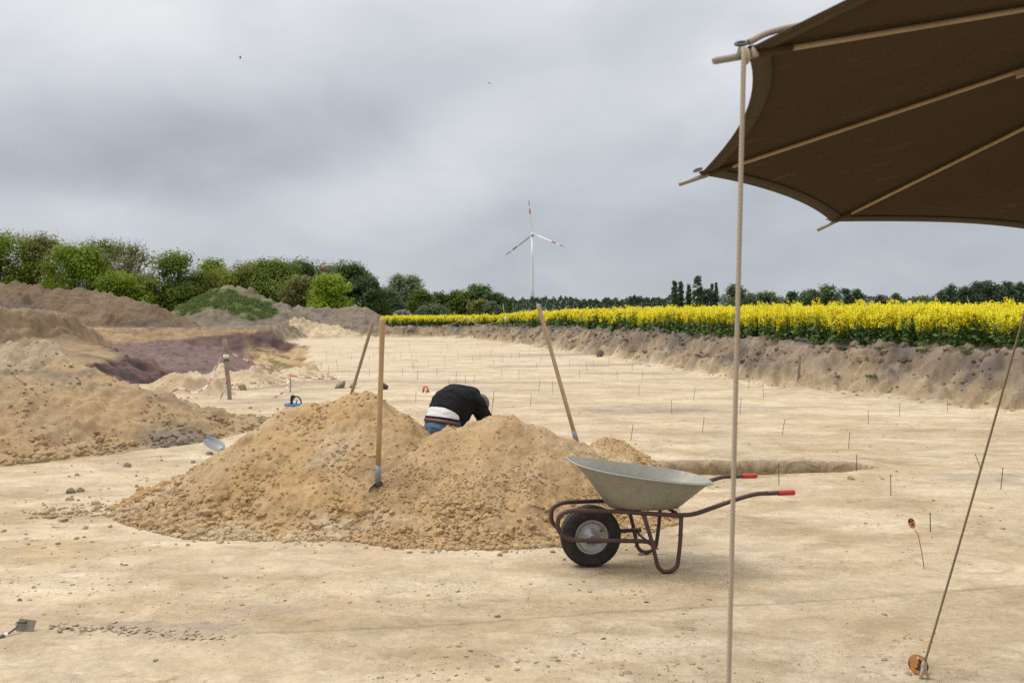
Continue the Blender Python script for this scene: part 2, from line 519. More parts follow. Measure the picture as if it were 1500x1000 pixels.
    PC = mix(PURPLE, PURPD, sstep(.0, .5, fbm(x * .45, y * .45 + h * .8, 5, 243)) * .8)
    PC = mix(PC, PURPLE * (1.45, 1.35, 1.3), sstep(.1, .5, fbm(x * .3 + 5, y * .3, 4, 245)) * .7)
    PC = mix(PC, (.185, .130, .118), sstep(.6, .95, t) * sstep(-11.5, -14.5, x) * sstep(33, 37, y) * .75)
    PC = mix(PC, PURPD * .85, sstep(-.15, .2, fbm(x * .9, y * .9, 5, 244)) * sstep(36, 31, y) * .75)
    OC = mix(OCHRE, BROWN, sstep(-.1, .5, fbm(x * .4, h * 2.5 + y * .4, 4, 247)) * .75)
    bsel = sstep(-.08, .08, h - np.where(y > 38, bnd, .42 + .28 * fbm(x * .6, y * .6, 4, 249)))
    PC = mix(PC, OC, bsel * sstep(38, 42, y))
    slopec = TAN * (.80 + .40 * fbm(x * .5 + y * 1.2, y * .35, 5, 251)[..., None])
    PC = mix(PC, slopec, bsel * sstep(42, 38, y))
    stre = fbm(x * 1.5 + y * .5, h * 5 + y * .2, 4, 253)
    WC = mix(SANDY * 1.05, (.13, .105, .05), sstep(-.05, .35, stre) * .85)
    PC = mix(PC, WC, sstep(3.3, 2.3, rw + .5 * fbm(x, y, 3, 255)) * sstep(49.6, 48.2, y))
    C = mix(C, PC, sstep(.02, .25, inside))
    C = mix(C, SAND * .9, sstep(1.1, .6, sb) * .6)
    fa = sstep(80, 140, y)
    C = mix(C, GRASS, np.maximum(fa, sstep(60, 90, np.abs(x))))
    return h, np.clip(C, .01, .9)


def build_ground():
    t_f = np.sinh(np.linspace(-1.0, 1.0, 1300)); t_f = t_f / t_f[-1] * .62
    t_c = np.array([.8, 1.1, 1.6, 2.6, 4.5, 8, 16, 30])
    t = np.concatenate([-t_c[::-1], t_f, t_c])
    y1 = np.exp(np.linspace(math.log(4.0 + 2.6), math.log(4.0 + 92), 1450)) - 4.0
    yb = np.array([-36, -28, -20, -14, -9, -5, -2, 0, 1.2, 1.9, 2.3])
    yf = 92 + np.cumsum(np.geomspace(1.2, 620, 38))
    ys = np.concatenate([yb, y1, yf])
    T, Y = np.meshgrid(t, ys)
    X = T * (Y + 38) * .95
    from concurrent.futures import ThreadPoolExecutor
    parts = np.array_split(np.arange(X.shape[0]), 24)
    with ThreadPoolExecutor(4) as ex:
        res = list(ex.map(lambda r: terrain(X[r], Y[r], True), parts))
    Z = np.concatenate([r[0] for r in res]); C = np.concatenate([r[1] for r in res])
    n, m = X.shape
    V = np.stack([X, Y, Z], -1).reshape(-1, 3)
    i = np.arange(n * m).reshape(n, m)
    Q = np.stack([i[:-1, :-1], i[:-1, 1:], i[1:, 1:], i[1:, :-1]], -1).reshape(-1, 4)
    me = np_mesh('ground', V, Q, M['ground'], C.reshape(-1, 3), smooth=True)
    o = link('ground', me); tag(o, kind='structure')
    return o


build_ground()


def hit(px, py, d0=6.0, d1=90.0):
    """where the sight line of a photograph point meets the ground"""
    d = np.arange(d0, d1, .02)
    x = (px - 750) * d / F; z = EYE - (py - HOR) * d / F
    t = terrain(x, d)
    i = int(np.argmax(t > z)) if (t > z).any() else len(d) - 1
    return Vector((x[i], d[i], t[i]))


def brinkpoint(px, extra, d0=10.0):
    """a point on the crop side of the brink of the bank"""
    d = np.arange(d0, 90, .05); x = (px - 750) * d / F
    t = terrain(x, d); i = int(np.argmax(t > natural(x, d) * .8))
    e = d[i] + extra
    return Vector(((px - 750) * e / F, e, float(terrain(np.array([(px - 750) * e / F]), np.array([e]))[0])))


def tz(x, y): return float(terrain(np.array([x]), np.array([y]))[0])


# ------------------------------------------------------------------ crumbs and clods
def rock_proto(sub, seed, flat=1.0):
    bm = bmesh.new(); bmesh.ops.create_icosphere(bm, subdivisions=sub, radius=1)
    rr = random.Random(seed)
    planes = [(Vector((rr.gauss(0, 1), rr.gauss(0, 1), rr.gauss(0, 1))).normalized(), rr.uniform(.58, .95)) for _ in range(9)]
    for v in bm.verts:
        c = v.co.copy()
        for nrm, d in planes:
            k = c.dot(nrm)
            if k > d: c -= nrm * (k - d) * .9
        v.co = c * (1 + rr.uniform(-.13, .13))
        v.co.z *= flat
    bm.verts.ensure_lookup_table()
    V = np.array([v.co[:] for v in bm.verts]); Fc = np.array([[v.index for v in f.verts] for f in bm.faces])
    bm.free()
    return V, Fc


ROCKS = [rock_proto(2, k) for k in range(10)]
ROCKS1 = [rock_proto(1, 40 + k) for k in range(10)]


def rock_mesh(name, P, S, mat, cols, sub=1, flat=(.55, .9), tilt=.5, rng=RNG):
    pr = ROCKS if sub == 2 else ROCKS1
    VV, FF, CC = [], [], []; off = 0
    P = np.asarray(P); S = np.asarray(S); cols = np.asarray(cols)
    kind = rng.integers(0, len(pr), len(P))
    for k in range(len(pr)):
        idx = np.where(kind == k)[0]
        if not len(idx): continue
        V, Fc = pr[k]
        m = len(idx)
        sc = np.stack([rng.uniform(.75, 1.3, m), rng.uniform(.7, 1.1, m), rng.uniform(flat[0], flat[1], m)], -1)
        a = rng.uniform(0, 2 * np.pi, m); tl = rng.normal(0, tilt, m)
        v = V[None] * sc[:, None, :]
        ct, stt = np.cos(tl)[:, None], np.sin(tl)[:, None]
        y = v[..., 1] * ct - v[..., 2] * stt; z = v[..., 1] * stt + v[..., 2] * ct
        ca, sa = np.cos(a)[:, None], np.sin(a)[:, None]
        x2 = v[..., 0] * ca - y * sa; y2 = v[..., 0] * sa + y * ca
        w = np.stack([x2, y2, z], -1) * S[idx][:, None, None] + P[idx][:, None, :]
        VV.append(w.reshape(-1, 3))
        FF.append((Fc[None] + (np.arange(m) * len(V))[:, None, None] + off).reshape(-1, 3))
        CC.append(np.repeat(cols[idx], len(V), 0))
        off += m * len(V)
    return np_mesh(name, np.concatenate(VV), np.concatenate(FF), mat, np.concatenate(CC), smooth=False)


# ------------------------------------------------------------------ heaps
def heap(name, label, cat, cones, bounds, res, colour, mat, group=None, rough=1.0, cl=(.06, .14), toe=.12, nclod=0, csize=(.008, .05), base=None, seed=1, streak=0.0, parts=True, soft=14.0):
    """a tipped heap: cones at the angle of repose along its crest, crumbled"""
    x0, x1, y0, y1 = bounds
    nx = int((x1 - x0) / res) + 1; ny = int((y1 - y0) / res) + 1
    X, Y = np.meshgrid(np.linspace(x0, x1, nx), np.linspace(y0, y1, ny))

    def hfun(X, Y, detail=True):
        wx = X + .10 * rough * fbm(X * .9, Y * .9, 3, seed + 3); wy = Y + .10 * rough * fbm(X * .9 + 9, Y * .9, 3, seed + 4)
        acc = np.zeros_like(X)
        for (cx, cy, hh, k) in cones:
            d = np.hypot(wx - cx, wy - cy)
            acc = acc + np.exp(np.clip(soft * (hh - k * (np.sqrt(d * d + .012) - .11)), -50, 50))
        z = np.log(acc + 1e-12) / soft
        z = np.log1p(np.exp(np.clip(z / toe * 2.2, -40, 40))) * toe / 2.2 - toe * .17
        m = sstep(-.01, .15, z)
        z = z + m * rough * (.075 * fbm(X * 1.6, Y * 1.6, 5, seed, .55) + .030 * fbm(X * 6, Y * 6, 5, seed + 1, .6))
        if detail:
            big = sstep(.0, .5, fbm(X * 1.2, Y * 1.2, 3, seed + 7) + .35 * sstep(.5, .0, z))
            z = z + m * (clods(X, Y, cl[0], .6, seed + 11) + clods(X, Y, cl[1], .5, seed + 12) * big + clods(X, Y, cl[1] * 2.0, .3, seed + 15) * big * sstep(.1, .6, big))
        return z
    z = hfun(X, Y)
    g = terrain(X, Y) if base is None else np.full_like(X, base)
    keep = z > -.004
    Z = g + np.where(keep, z, np.maximum(z, -.06) - .03)
    i = np.arange(nx * ny).reshape(ny, nx)
    Q = np.stack([i[:-1, :-1], i[:-1, 1:], i[1:, 1:], i[1:, :-1]], -1).reshape(-1, 4)
    kf = keep.ravel()[Q].any(1)
    Q = Q[kf]
    used = np.zeros(nx * ny, bool); used[Q.ravel()] = True
    remap = np.cumsum(used) - 1
    C = colour(X, Y, z)
    V = np.stack([X, Y, Z], -1).reshape(-1, 3)[used]
    cc = C.reshape(-1, 3)[used]
    ctr = Vector(((x0 + x1) / 2, (y0 + y1) / 2, 0))
    me = np_mesh(name, V - np.array(ctr[:]), remap[Q], mat, cc, smooth=True)
    o = link(name, me); o.location = ctr
    tag(o, label, cat, group)
    if nclod:
        rng = np.random.default_rng(seed + 99)
        N = nclod * 6
        px = rng.uniform(x0, x1, N); py = rng.uniform(y0, y1, N)
        zz = hfun(px, py, False)
        zz0 = zz
        dens = .13 + 1.5 * np.exp(-np.maximum(zz, 0) / .13)
        dens = dens * (.25 + 1.5 * sstep(-.1, .45, fbm(px * 1.6, py * 1.6, 4, seed + 61)))
        near = hfun(px, py + .12, False)
        dens = np.where(zz <= .01, np.where(near > .02, .9, .0035), dens)
        ok = rng.random(N) < dens * .5
        px, py, zz = px[ok][:nclod], py[ok][:nclod], zz[ok][:nclod]
        S = csize[0] * (1 - rng.random(len(px)) * (1 - (csize[0] / csize[1]) ** 1.7)) ** (-1 / 1.7)
        S = np.where(zz > .22, np.minimum(S, csize[1] * .30), S)
        gz = terrain(px, py) if base is None else np.full_like(px, base)
        P = np.stack([px - ctr.x, py - ctr.y, gz + np.maximum(zz, 0) + S * .2], -1)
        col = colour(px[None], py[None], zz[None])[0] * rng.uniform(.92, 1.08, (len(px), 1))
        rm = rock_mesh('clods', P, S, mat, col, 1, rng=rng)
        r = link('clods', rm, o); tag(r, kind='stuff')
    return o, hfun


def col_main(tint):
    def f(X, Y, z):
        C = np.zeros(X.shape + (3,)) + tint
        C = mix(C, SAND * (.97, .91, .82), sstep(-.1, .5, fbm(X * .9, Y * .9, 4, 301)) * .5)
        C = mix(C, tint * (.78, .74, .70), sstep(.1, .6, fbm(X * 1.7, Y * 1.7, 4, 303)) * .5)
        C = mix(C, SANDP * (.95, .92, .86), sstep(.05, .5, fbm(X * 1.1 + 4, Y * 2.0, 4, 305)) * .7)
        return C
    return f


H_LEFT, hf_left = heap('sand_heap', 'tall ochre sand heap with a spade stuck upright in its front', 'sand heap',
     [(-1.29, 7.6, .94, .93), (-1.45, 7.62, .92, .82), (-1.75, 7.58, .86, .74), (-1.98, 7.55, .74, .72), (-2.35, 7.5, .46, .62), (-2.68, 7.42, .27, .6), (-2.92, 7.36, .14, .6), (-1.25, 7.35, .70, .84)],
     (-3.75, .15, 6.0, 8.7), .0125, col_main(SANDY * (1.16, 1.09, 1.0)), M['heap'], nclod=16000, seed=5, csize=(.0085, .062), cl=(.035, .085))
H_RIGHT, hf_right = heap('sand_heap', 'broad pale sand heap right in front of the bending man', 'sand heap',
     [(-.09, 7.22, .80, .81), (-.32, 7.27, .74, .81), (-.62, 7.3, .64, .74), (.25, 7.27, .68, .79), (.52, 7.3, .57, .74), (-.75, 7.0, .46, .7)],
     (-1.6, 1.45, 5.85, 8.4), .0125, col_main(SANDY * (1.15, 1.10, 1.05)), M['heap'], nclod=14000, seed=9, csize=(.0075, .042), cl=(.03, .07))
heap('sand_heap', 'small crumbly sand heap just beyond the wheelbarrow tray', 'sand heap',
     [(.97, 8.45, .44, .8), (.80, 8.4, .32, .8), (1.12, 8.5, .30, .75), (1.3, 8.5, .12, .6)],
     (.2, 1.9, 7.7, 9.2), .014, col_main(SANDY * (1.16, 1.09, 1.0)), M['heap'], nclod=2200, seed=13, csize=(.0065, .045), cl=(.04, .09))


def col_left(X, Y, z):
    C = np.zeros(X.shape + (3,)) + SANDY * (.98, .95, .95)
    C = mix(C, TAN * 1.12, sstep(-.1, .5, fbm(X * .6, Y * .6, 4, 311)) * .7)
    C = mix(C, GREYE * 1.05, sstep(.3, .6, fbm(X * .35 + z * 1.5, Y * .9 + z * 2, 4, 313)) * .6)
    C = mix(C, SAND * .95, sstep(.8, 1.15, z + .2 * fbm(X, Y, 4, 315)))
    C = mix(C, GREYE * .95, sstep(.45, .1, z) * sstep(-4.9, -4.3, X + .3 * fbm(X * 2, Y * 2, 3, 317)) * sstep(11.6, 11.0, Y) * .8)
    st = np.abs(z - .86 - .14 * fbm(X * .7, Y * .7, 3, 319))
    C = mix(C, GREYE * .9, sstep(.07, .02, st) * .6)
    C = mix(C, SANDY, sstep(-4.7, -4.2, X) * sstep(11.5, 12, Y) * .7)
    return C


heap('spoil_heap', 'large lumpy tan spoil heap with a crumbled crest and grey streak', 'spoil heap',
     [(-6.65, 12.1, 1.28, .9), (-7.1, 12.0, 1.2, .7), (-7.7, 12.2, 1.14, .6), (-8.6, 12.4, 1.1, .5), (-6.3, 11.7, .98, .52), (-5.9, 11.7, .92, .55), (-5.4, 11.6, .76, .6), (-5.02, 11.65, .64, .75), (-6.6, 11.0, .74, .42), (-7.8, 10.9, .8, .42), (-9.5, 11.5, .95, .45), (-4.5, 12.3, .2, .45), (-4.1, 12.6, .15, .42), (-3.8, 12.7, .11, .42)],
     (-13.0, -3.0, 7.6, 16.0), .026, col_left, M['heap'], nclod=16000, seed=17, csize=(.014, .1), cl=(.07, .17), rough=1.5, toe=.16)


def col_lip(X, Y, z):
    C = np.zeros(X.shape + (3,)) + SANDP * (1.0, .97, .92)
    return mix(C, SAND * (.88, .82, .74), sstep(.0, .5, fbm(X * 1.1, Y * 1.1, 4, 321)) * .7)


heap('sand_mound', 'smooth pale sand mound left of the leaning post', 'sand mound', [(-6.95, 17.6, .46, .75), (-6.6, 17.5, .46, .75), (-6.35, 17.4, .38, .75), (-7.25, 17.8, .3, .8)], (-8.6, -5.0, 16.0, 19.2), .035, col_lip, M['heap'], 'sand mounds on the brink of the pit', nclod=200, seed=23, csize=(.02, .07), cl=(.12, .3))
heap('sand_mound', 'pale sand mound right behind the leaning post', 'sand mound', [(-6.75, 19.8, .4, .8), (-6.3, 19.9, .36, .8), (-5.95, 19.6, .26, .7), (-6.0, 20.2, .3, .7)], (-8.2, -4.8, 18.3, 21.5), .035, col_lip, M['heap'], 'sand mounds on the brink of the pit', nclod=260, seed=29, csize=(.02, .08), cl=(.12, .3))
heap('sand_mound', 'wide pale sand mound on the brink behind the blue bucket', 'sand mound', [(-6.2, 22.3, .46, .6), (-5.8, 22.2, .36, .6), (-6.6, 22.0, .26, .5), (-5.4, 21.9, .24, .5), (-5.1, 22, .12, .5)], (-8.3, -3.8, 20.2, 24.3), .04, col_lip, M['heap'], 'sand mounds on the brink of the pit', nclod=300, seed=31, csize=(.02, .08), cl=(.12, .3))
heap('sand_mound', 'far pale sand mound at the corner of the dig floor', 'sand mound', [(-13.3, 60, .98, .42), (-12.6, 60, .85, .42), (-14.1, 60.5, .85, .42), (-15.2, 61, .5, .42)], (-18, -9.5, 57, 64), .1, col_lip, M['earth'], seed=37, cl=(.25, .5), rough=1.5)


def col_ridge(X, Y, z):
    C = np.zeros(X.shape + (3,)) + BROWN * .88
    C = mix(C, BROWN * (1.12, 1.14, 1.12), sstep(-.05, .5, fbm(X * .25, Y * .25 + z, 4, 331)) * .8)
    C = mix(C, (.13, .105, .085), sstep(.1, .5, fbm(X * .4 + 4, z * .8 + Y * .3, 5, 333)) * .75)
    C = mix(C, (.14, .13, .06), sstep(.3, .6, fbm(X * .5, Y * .5, 4, 335)) * .4)
    return C


heap('spoil_ridge', 'long brown spoil ridge under the trees on the far left', 'spoil ridge',
     [(x_ * 1.125, 54 + .4 * math.sin(x_), (hh - 1.65) * 1.125 + 1.65 - .9, .62) for x_, hh in ((-36, 3.6), (-33, 3.6), (-30.5, 3.62), (-28.8, 3.57), (-27.6, 3.55), (-26.5, 3.45), (-25.4, 3.2), (-24.5, 3.28), (-23.6, 3.1), (-22.7, 2.85), (-21.8, 2.75), (-20.8, 2.5), (-20, 2.2), (-19.2, 1.8), (-18.6, 1.45))],
     (-48, -16, 47, 61), .1, col_ridge, M['earth'], seed=41, cl=(.3, .7), rough=2.4, toe=.3, soft=7)


def col_green(X, Y, z):
    C = np.zeros(X.shape + (3,)) + GREYE * (.98, .95, .92)
    C = mix(C, SAND * .62, sstep(.0, .5, fbm(X * .3, Y * .3, 4, 341)) * .6)
    gm = sstep(-.05, .18, fbm(X * .32 + 1.4, z * .7, 4, 343) + .16 - .25 * sstep(-17.5, -14.5, X) - .85 * sstep(1.5, .5, z + .5 * fbm(X * .6, Y * .6, 3, 344)) + .25 * sstep(-17, -21, X)) * sstep(2.95, 2.6, z + .3 * sstep(-20, -17, X))
    C = mix(C, mix((.08, .125, .03), (.13, .155, .06), sstep(-.3, .4, fbm(X * 1.5, Y * 1.5, 4, 345))), gm)
    return C


GM, hf_green = heap('spoil_mound', 'high round spoil mound overgrown with green grass', 'spoil mound',
     [(-20.6, 62, 3.1, .62), (-21.6, 62, 2.75, .62), (-19.6, 62, 2.95, .62), (-18.6, 61.8, 2.35, .6), (-17.6, 61.6, 2.0, .6), (-16.6, 61.5, 1.75, .6), (-22.8, 61.5, 1.7, .6), (-23.8, 61, 1.0, .6)],
     (-27.5, -11.5, 55.5, 67.5), .09, col_green, M['earth'], seed=43, cl=(.22, .5), rough=1.6, toe=.3, soft=7)


def col_grey(X, Y, z):
    C = np.zeros(X.shape + (3,)) + GREYE * (1.05, 1.0, .98)
    C = mix(C, GREYE * (.8, .78, .78), sstep(-.1, .5, fbm(X * .4, Y * .4 + z, 4, 351)) * .8)
    return mix(C, GRASS * 1.3, sstep(.35, .6, fbm(X * .5, Y * .5, 4, 353)) * .5 * sstep(-14, -16, X))


heap('spoil_mound', 'bare grey spoil mounds in a row before the yellow field corner', 'spoil mound',
     [(x_, 66, hh, .7) for x_, hh in ((-17.5, 1.55), (-16.4, 1.7), (-15.6, 1.5), (-14.9, 1.5), (-14.2, 1.6), (-13.4, 1.5), (-12.7, 1.55), (-12.1, 1.68), (-11.6, 1.45), (-11.2, 1.5), (-10.8, 1.05))],
     (-21, -8.8, 62, 70), .08, col_grey, M['earth'], seed=47, cl=(.22, .5), rough=1.3, toe=.2, soft=9)


# ------------------------------------------------------------------ loose crumbs and clods on the floor
def crumbs():
    rng = np.random.default_rng(3)
    N = 26000
    yy = 3.0 + 14 * rng.random(N) ** 1.5; xx = rng.uniform(-1, 1, N) * (yy * .66 + .6)
    dens = sstep(-.25, .55, fbm(xx * .9, yy * .9, 4, 401))
    ok = rng.random(N) < dens ** 1.3 * .85
    ok &= ~((xx > 1.0) & (xx < 4) & (yy > 8.6) & (yy < 9.7))
    xx, yy = xx[ok], yy[ok]
    S = .0042 * (1 - rng.random(len(xx)) * .988) ** (-1 / 2.1); S = np.minimum(S, .020)
    zz = terrain(xx, yy)
    P = np.stack([xx, yy, zz + S * .15], -1)
    col = mix(np.zeros((len(xx), 3)) + SAND * 1.05, SANDY * 1.08, rng.random(len(xx)) ** 1.5)
    me = rock_mesh('crumbs', P, S, M['heap'], col, 1, flat=(.16, .55), tilt=.35, rng=rng)
    o = link('crumbs', me); tag(o, 'fine crumbs and flakes of sand strewn over the dig floor', 'crumbs', kind='stuff')
    # row of scraped flakes beside the hoe
    n = 170
    t = rng.random(n); bx = -2.44 + t * 1.0 + rng.normal(0, .02, n); by = 4.50 - .17 * t ** 1.3 + rng.normal(0, .028, n)
    S = rng.uniform(.005, .020, n) * (1.15 - .5 * t)
    P = np.stack([bx, by, terrain(bx, by) + S * .3], -1)
    col = mix(np.zeros((n, 3)) + SAND * 1.08, GREYE * 1.3, rng.random(n) ** 2 * .7)
    me = rock_mesh('sand_flakes', P, S, M['heap'], col, 1, flat=(.2, .5), tilt=.6, rng=rng)
    o = link('sand_flakes', me); tag(o, 'row of scraped grey sand flakes beside the hoe blade', 'flakes', kind='stuff')


crumbs()


def spill():
    rng = np.random.default_rng(33)
    n = 420
    t = rng.random(n) ** 1.6
    x = -2.95 - 1.05 * t + rng.normal(0, .10, n); y = 7.22 - .10 * t + rng.normal(0, .13 + .05 * t, n)
    m = 260                                  # and along the foot of both heaps
    u = rng.random(m); fx = -2.6 + 3.3 * u; fy = np.interp(fx, [-2.6, -2.0, -1.2, -.6, .2, .8], [6.75, 6.5, 6.3, 6.2, 6.12, 6.2]) - np.abs(rng.normal(0, .16, m))
    x = np.concatenate([x, fx]); y = np.concatenate([y, fy])
    S = .008 * (1 - rng.random(len(x)) * .985) ** (-1 / 1.9); S = np.minimum(S, .05)
    S[n:] = np.minimum(S[n:], .026)
    P = np.stack([x, y, terrain(x, y) + S * .2], -1)
    col = mix(np.zeros((len(x), 3)) + SANDY * 1.05, SAND * .92, rng.random(len(x)))
    me = rock_mesh('spilled_crumbs', P, S, M['heap'], col, 1, flat=(.45, .8), tilt=.4, rng=rng)
    o = link('spilled_crumbs', me); tag(o, 'crumbs of sand spilled along the foot and left tip of the big heaps', 'crumbs', kind='stuff')


spill()


def bank_clods():
    rng = np.random.default_rng(15)
    N = 90000
    yy = rng.uniform(9, 62, N); xx = rng.uniform(-14, 13, N)
    sd = sdist(xx, yy, DIG)
    ok = (sd > -.4) & (sd < 1.3) & (rng.random(N) < np.where(sd < .15, .35, .8)) & ((xx > -11) | (yy > 58))
    xx, yy, sd = xx[ok][:2200], yy[ok][:2200], sd[ok][:2200]
    z, C = terrain(xx, yy, True)
    S = .026 * (1 - rng.random(len(xx)) * .985) ** (-1 / 1.9); S = np.minimum(S, .15)
    S = np.where(sd < 0, np.minimum(S, .045), S)
    P = np.stack([xx, yy, z + S * .05], -1)
    me = rock_mesh('bank_clods', P, S, M['earth'], np.clip(C * rng.uniform(.9, 1.15, (len(xx), 1)), .02, .6), 1, flat=(.6, 1.0), rng=rng)
    o = link('bank_clods', me); tag(o, 'lumps and crumbs of earth on the face of the bank', 'earth clods', kind='stuff')


bank_clods()


def loose_clods():
    rr = random.Random(5)
    spots = [((275, 797), .032, 'flat brown clod alone on the sand in front of the tall heap'),
             ((102, 733), .05, 'brown clod on the sand left of the tall heap tip'),
             ((75, 759), .05, 'rough brown clod with crumbs left of the heap tip'),
             ((5, 778), .03, 'brown clod near the left edge of the dig floor'),
             ((205, 718), .075, 'largest clod at the left tip of the tall sand heap'),
             ((185, 738), .07, 'yellowish clod lying lowest at the left tip of the heap'),
             ((405, 791), .035, 'clod with a crumb tail before the foot of the tall heap'),
             ((522, 770), .065, 'upright clod where the two big heaps meet'),
             ((597, 776), .06, 'square brownish clod at the foot of the pale heap'),
             ((667, 782), .055, 'yellow clod at the foot of the pale heap, left of its middle'),
             ((805, 789), .022, 'small clod between pale heap and barrow wheel'),
             ((1247, 702), .055, 'single clod lying at the front rim of the trench'),
             ((178, 826), .022, 'small clod in the open sand in front of the tall heap tip'),
             ((311, 823), .014, 'tiny clod in the open sand before the tall heap'),
             ((330, 846), .02, 'flake of sand standing on edge in the foreground'),
             ((228, 967), .022, 'dark flat flake in the left foreground')]
    for i, ((px, py), s, lab) in enumerate(spots):
        p = onfloor(px, py)
        col = np.array([SANDY * (.9, .85, .8)])
        if 'flake' in lab: col = np.array([GREYE * 1.2])
        me = rock_mesh('clod', [(0, 0, s * .16)], [s * .72], M['heap'], col, 2, flat=(.42, .62) if 'fla' not in lab else (.22, .3), tilt=.25, rng=np.random.default_rng(60 + i))
        o = link('clod', me); o.location = (p.x, p.y, tz(p.x, p.y))
        if i in (7, 8, 9): o.location.z += .015
        tag(o, lab, 'clod', 'loose clods on the dig floor')
    p = onfloor(318, 566); me = rock_mesh('boulder', [(0, 0, .06)], [.13], M['heap'], np.array([SAND * .85]), 2, rng=np.random.default_rng(80))
    q = at(355, 562, 18.6); o = link('boulder', me); o.location = (q.x, q.y, tz(q.x, q.y)); tag(o, 'rounded sand lump right of the leaning post', 'clod')
    q = onfloor(880, 523); me = rock_mesh('boulder', [(0, 0, .08)], [.19], M['earth'], np.array([GREYE * .8]), 2, flat=(.8, 1.0), rng=np.random.default_rng(81))
    o = link('boulder', me); o.location = (q.x, q.y, tz(q.x, q.y)); tag(o, 'dark grey lump fallen at the foot of the bank', 'clod')
    q = onfloor(563, 570); me = rock_mesh('boulder', [(0, 0, .06)], [.09], M['earth'], np.array([GREYD * .8]), 2, rng=np.random.default_rng(82))
    o = link('boulder', me); o.location = (q.x, q.y, tz(q.x, q.y)); tag(o, 'grey stone on the sand behind the upright spade', 'stone')


loose_clods()


# ------------------------------------------------------------------ leaf cards
def quads(P, N, S, A, rng):
    """one small four-cornered leaf per point: P centre, N normal, S half size, A aspect"""
    n = len(P)
    r = rng.normal(0, 1, (n, 3))
    u = np.cross(N, r); u /= np.linalg.norm(u, axis=1, keepdims=True) + 1e-9
    v = np.cross(N, u)
    a = (S * A)[:, None]; b = S[:, None]
    V = np.stack([P - u * a, P - v * b * .8 + u * a * .15, P + u * a, P + v * b * .8 - u * a * .1], 1).reshape(-1, 3)
    Q = np.arange(n * 4).reshape(n, 4)
    return V, Q


# ------------------------------------------------------------------ rape field
def field_ok(x, y):
    sd = sdist(x, y, DIG)
    brink = 1.12 + .32 * fbm(x * .35, y * .35, 3, 501)
    left = x > np.interp(y, [55, 63, 67, 78, 160, 400], [-6.5, -9.0, -11.0, -13.0, -30, -90])
    return (sd > brink) & left & ((x > -2) | (y > 60) | (sd < 60)) & (y > 2), sd


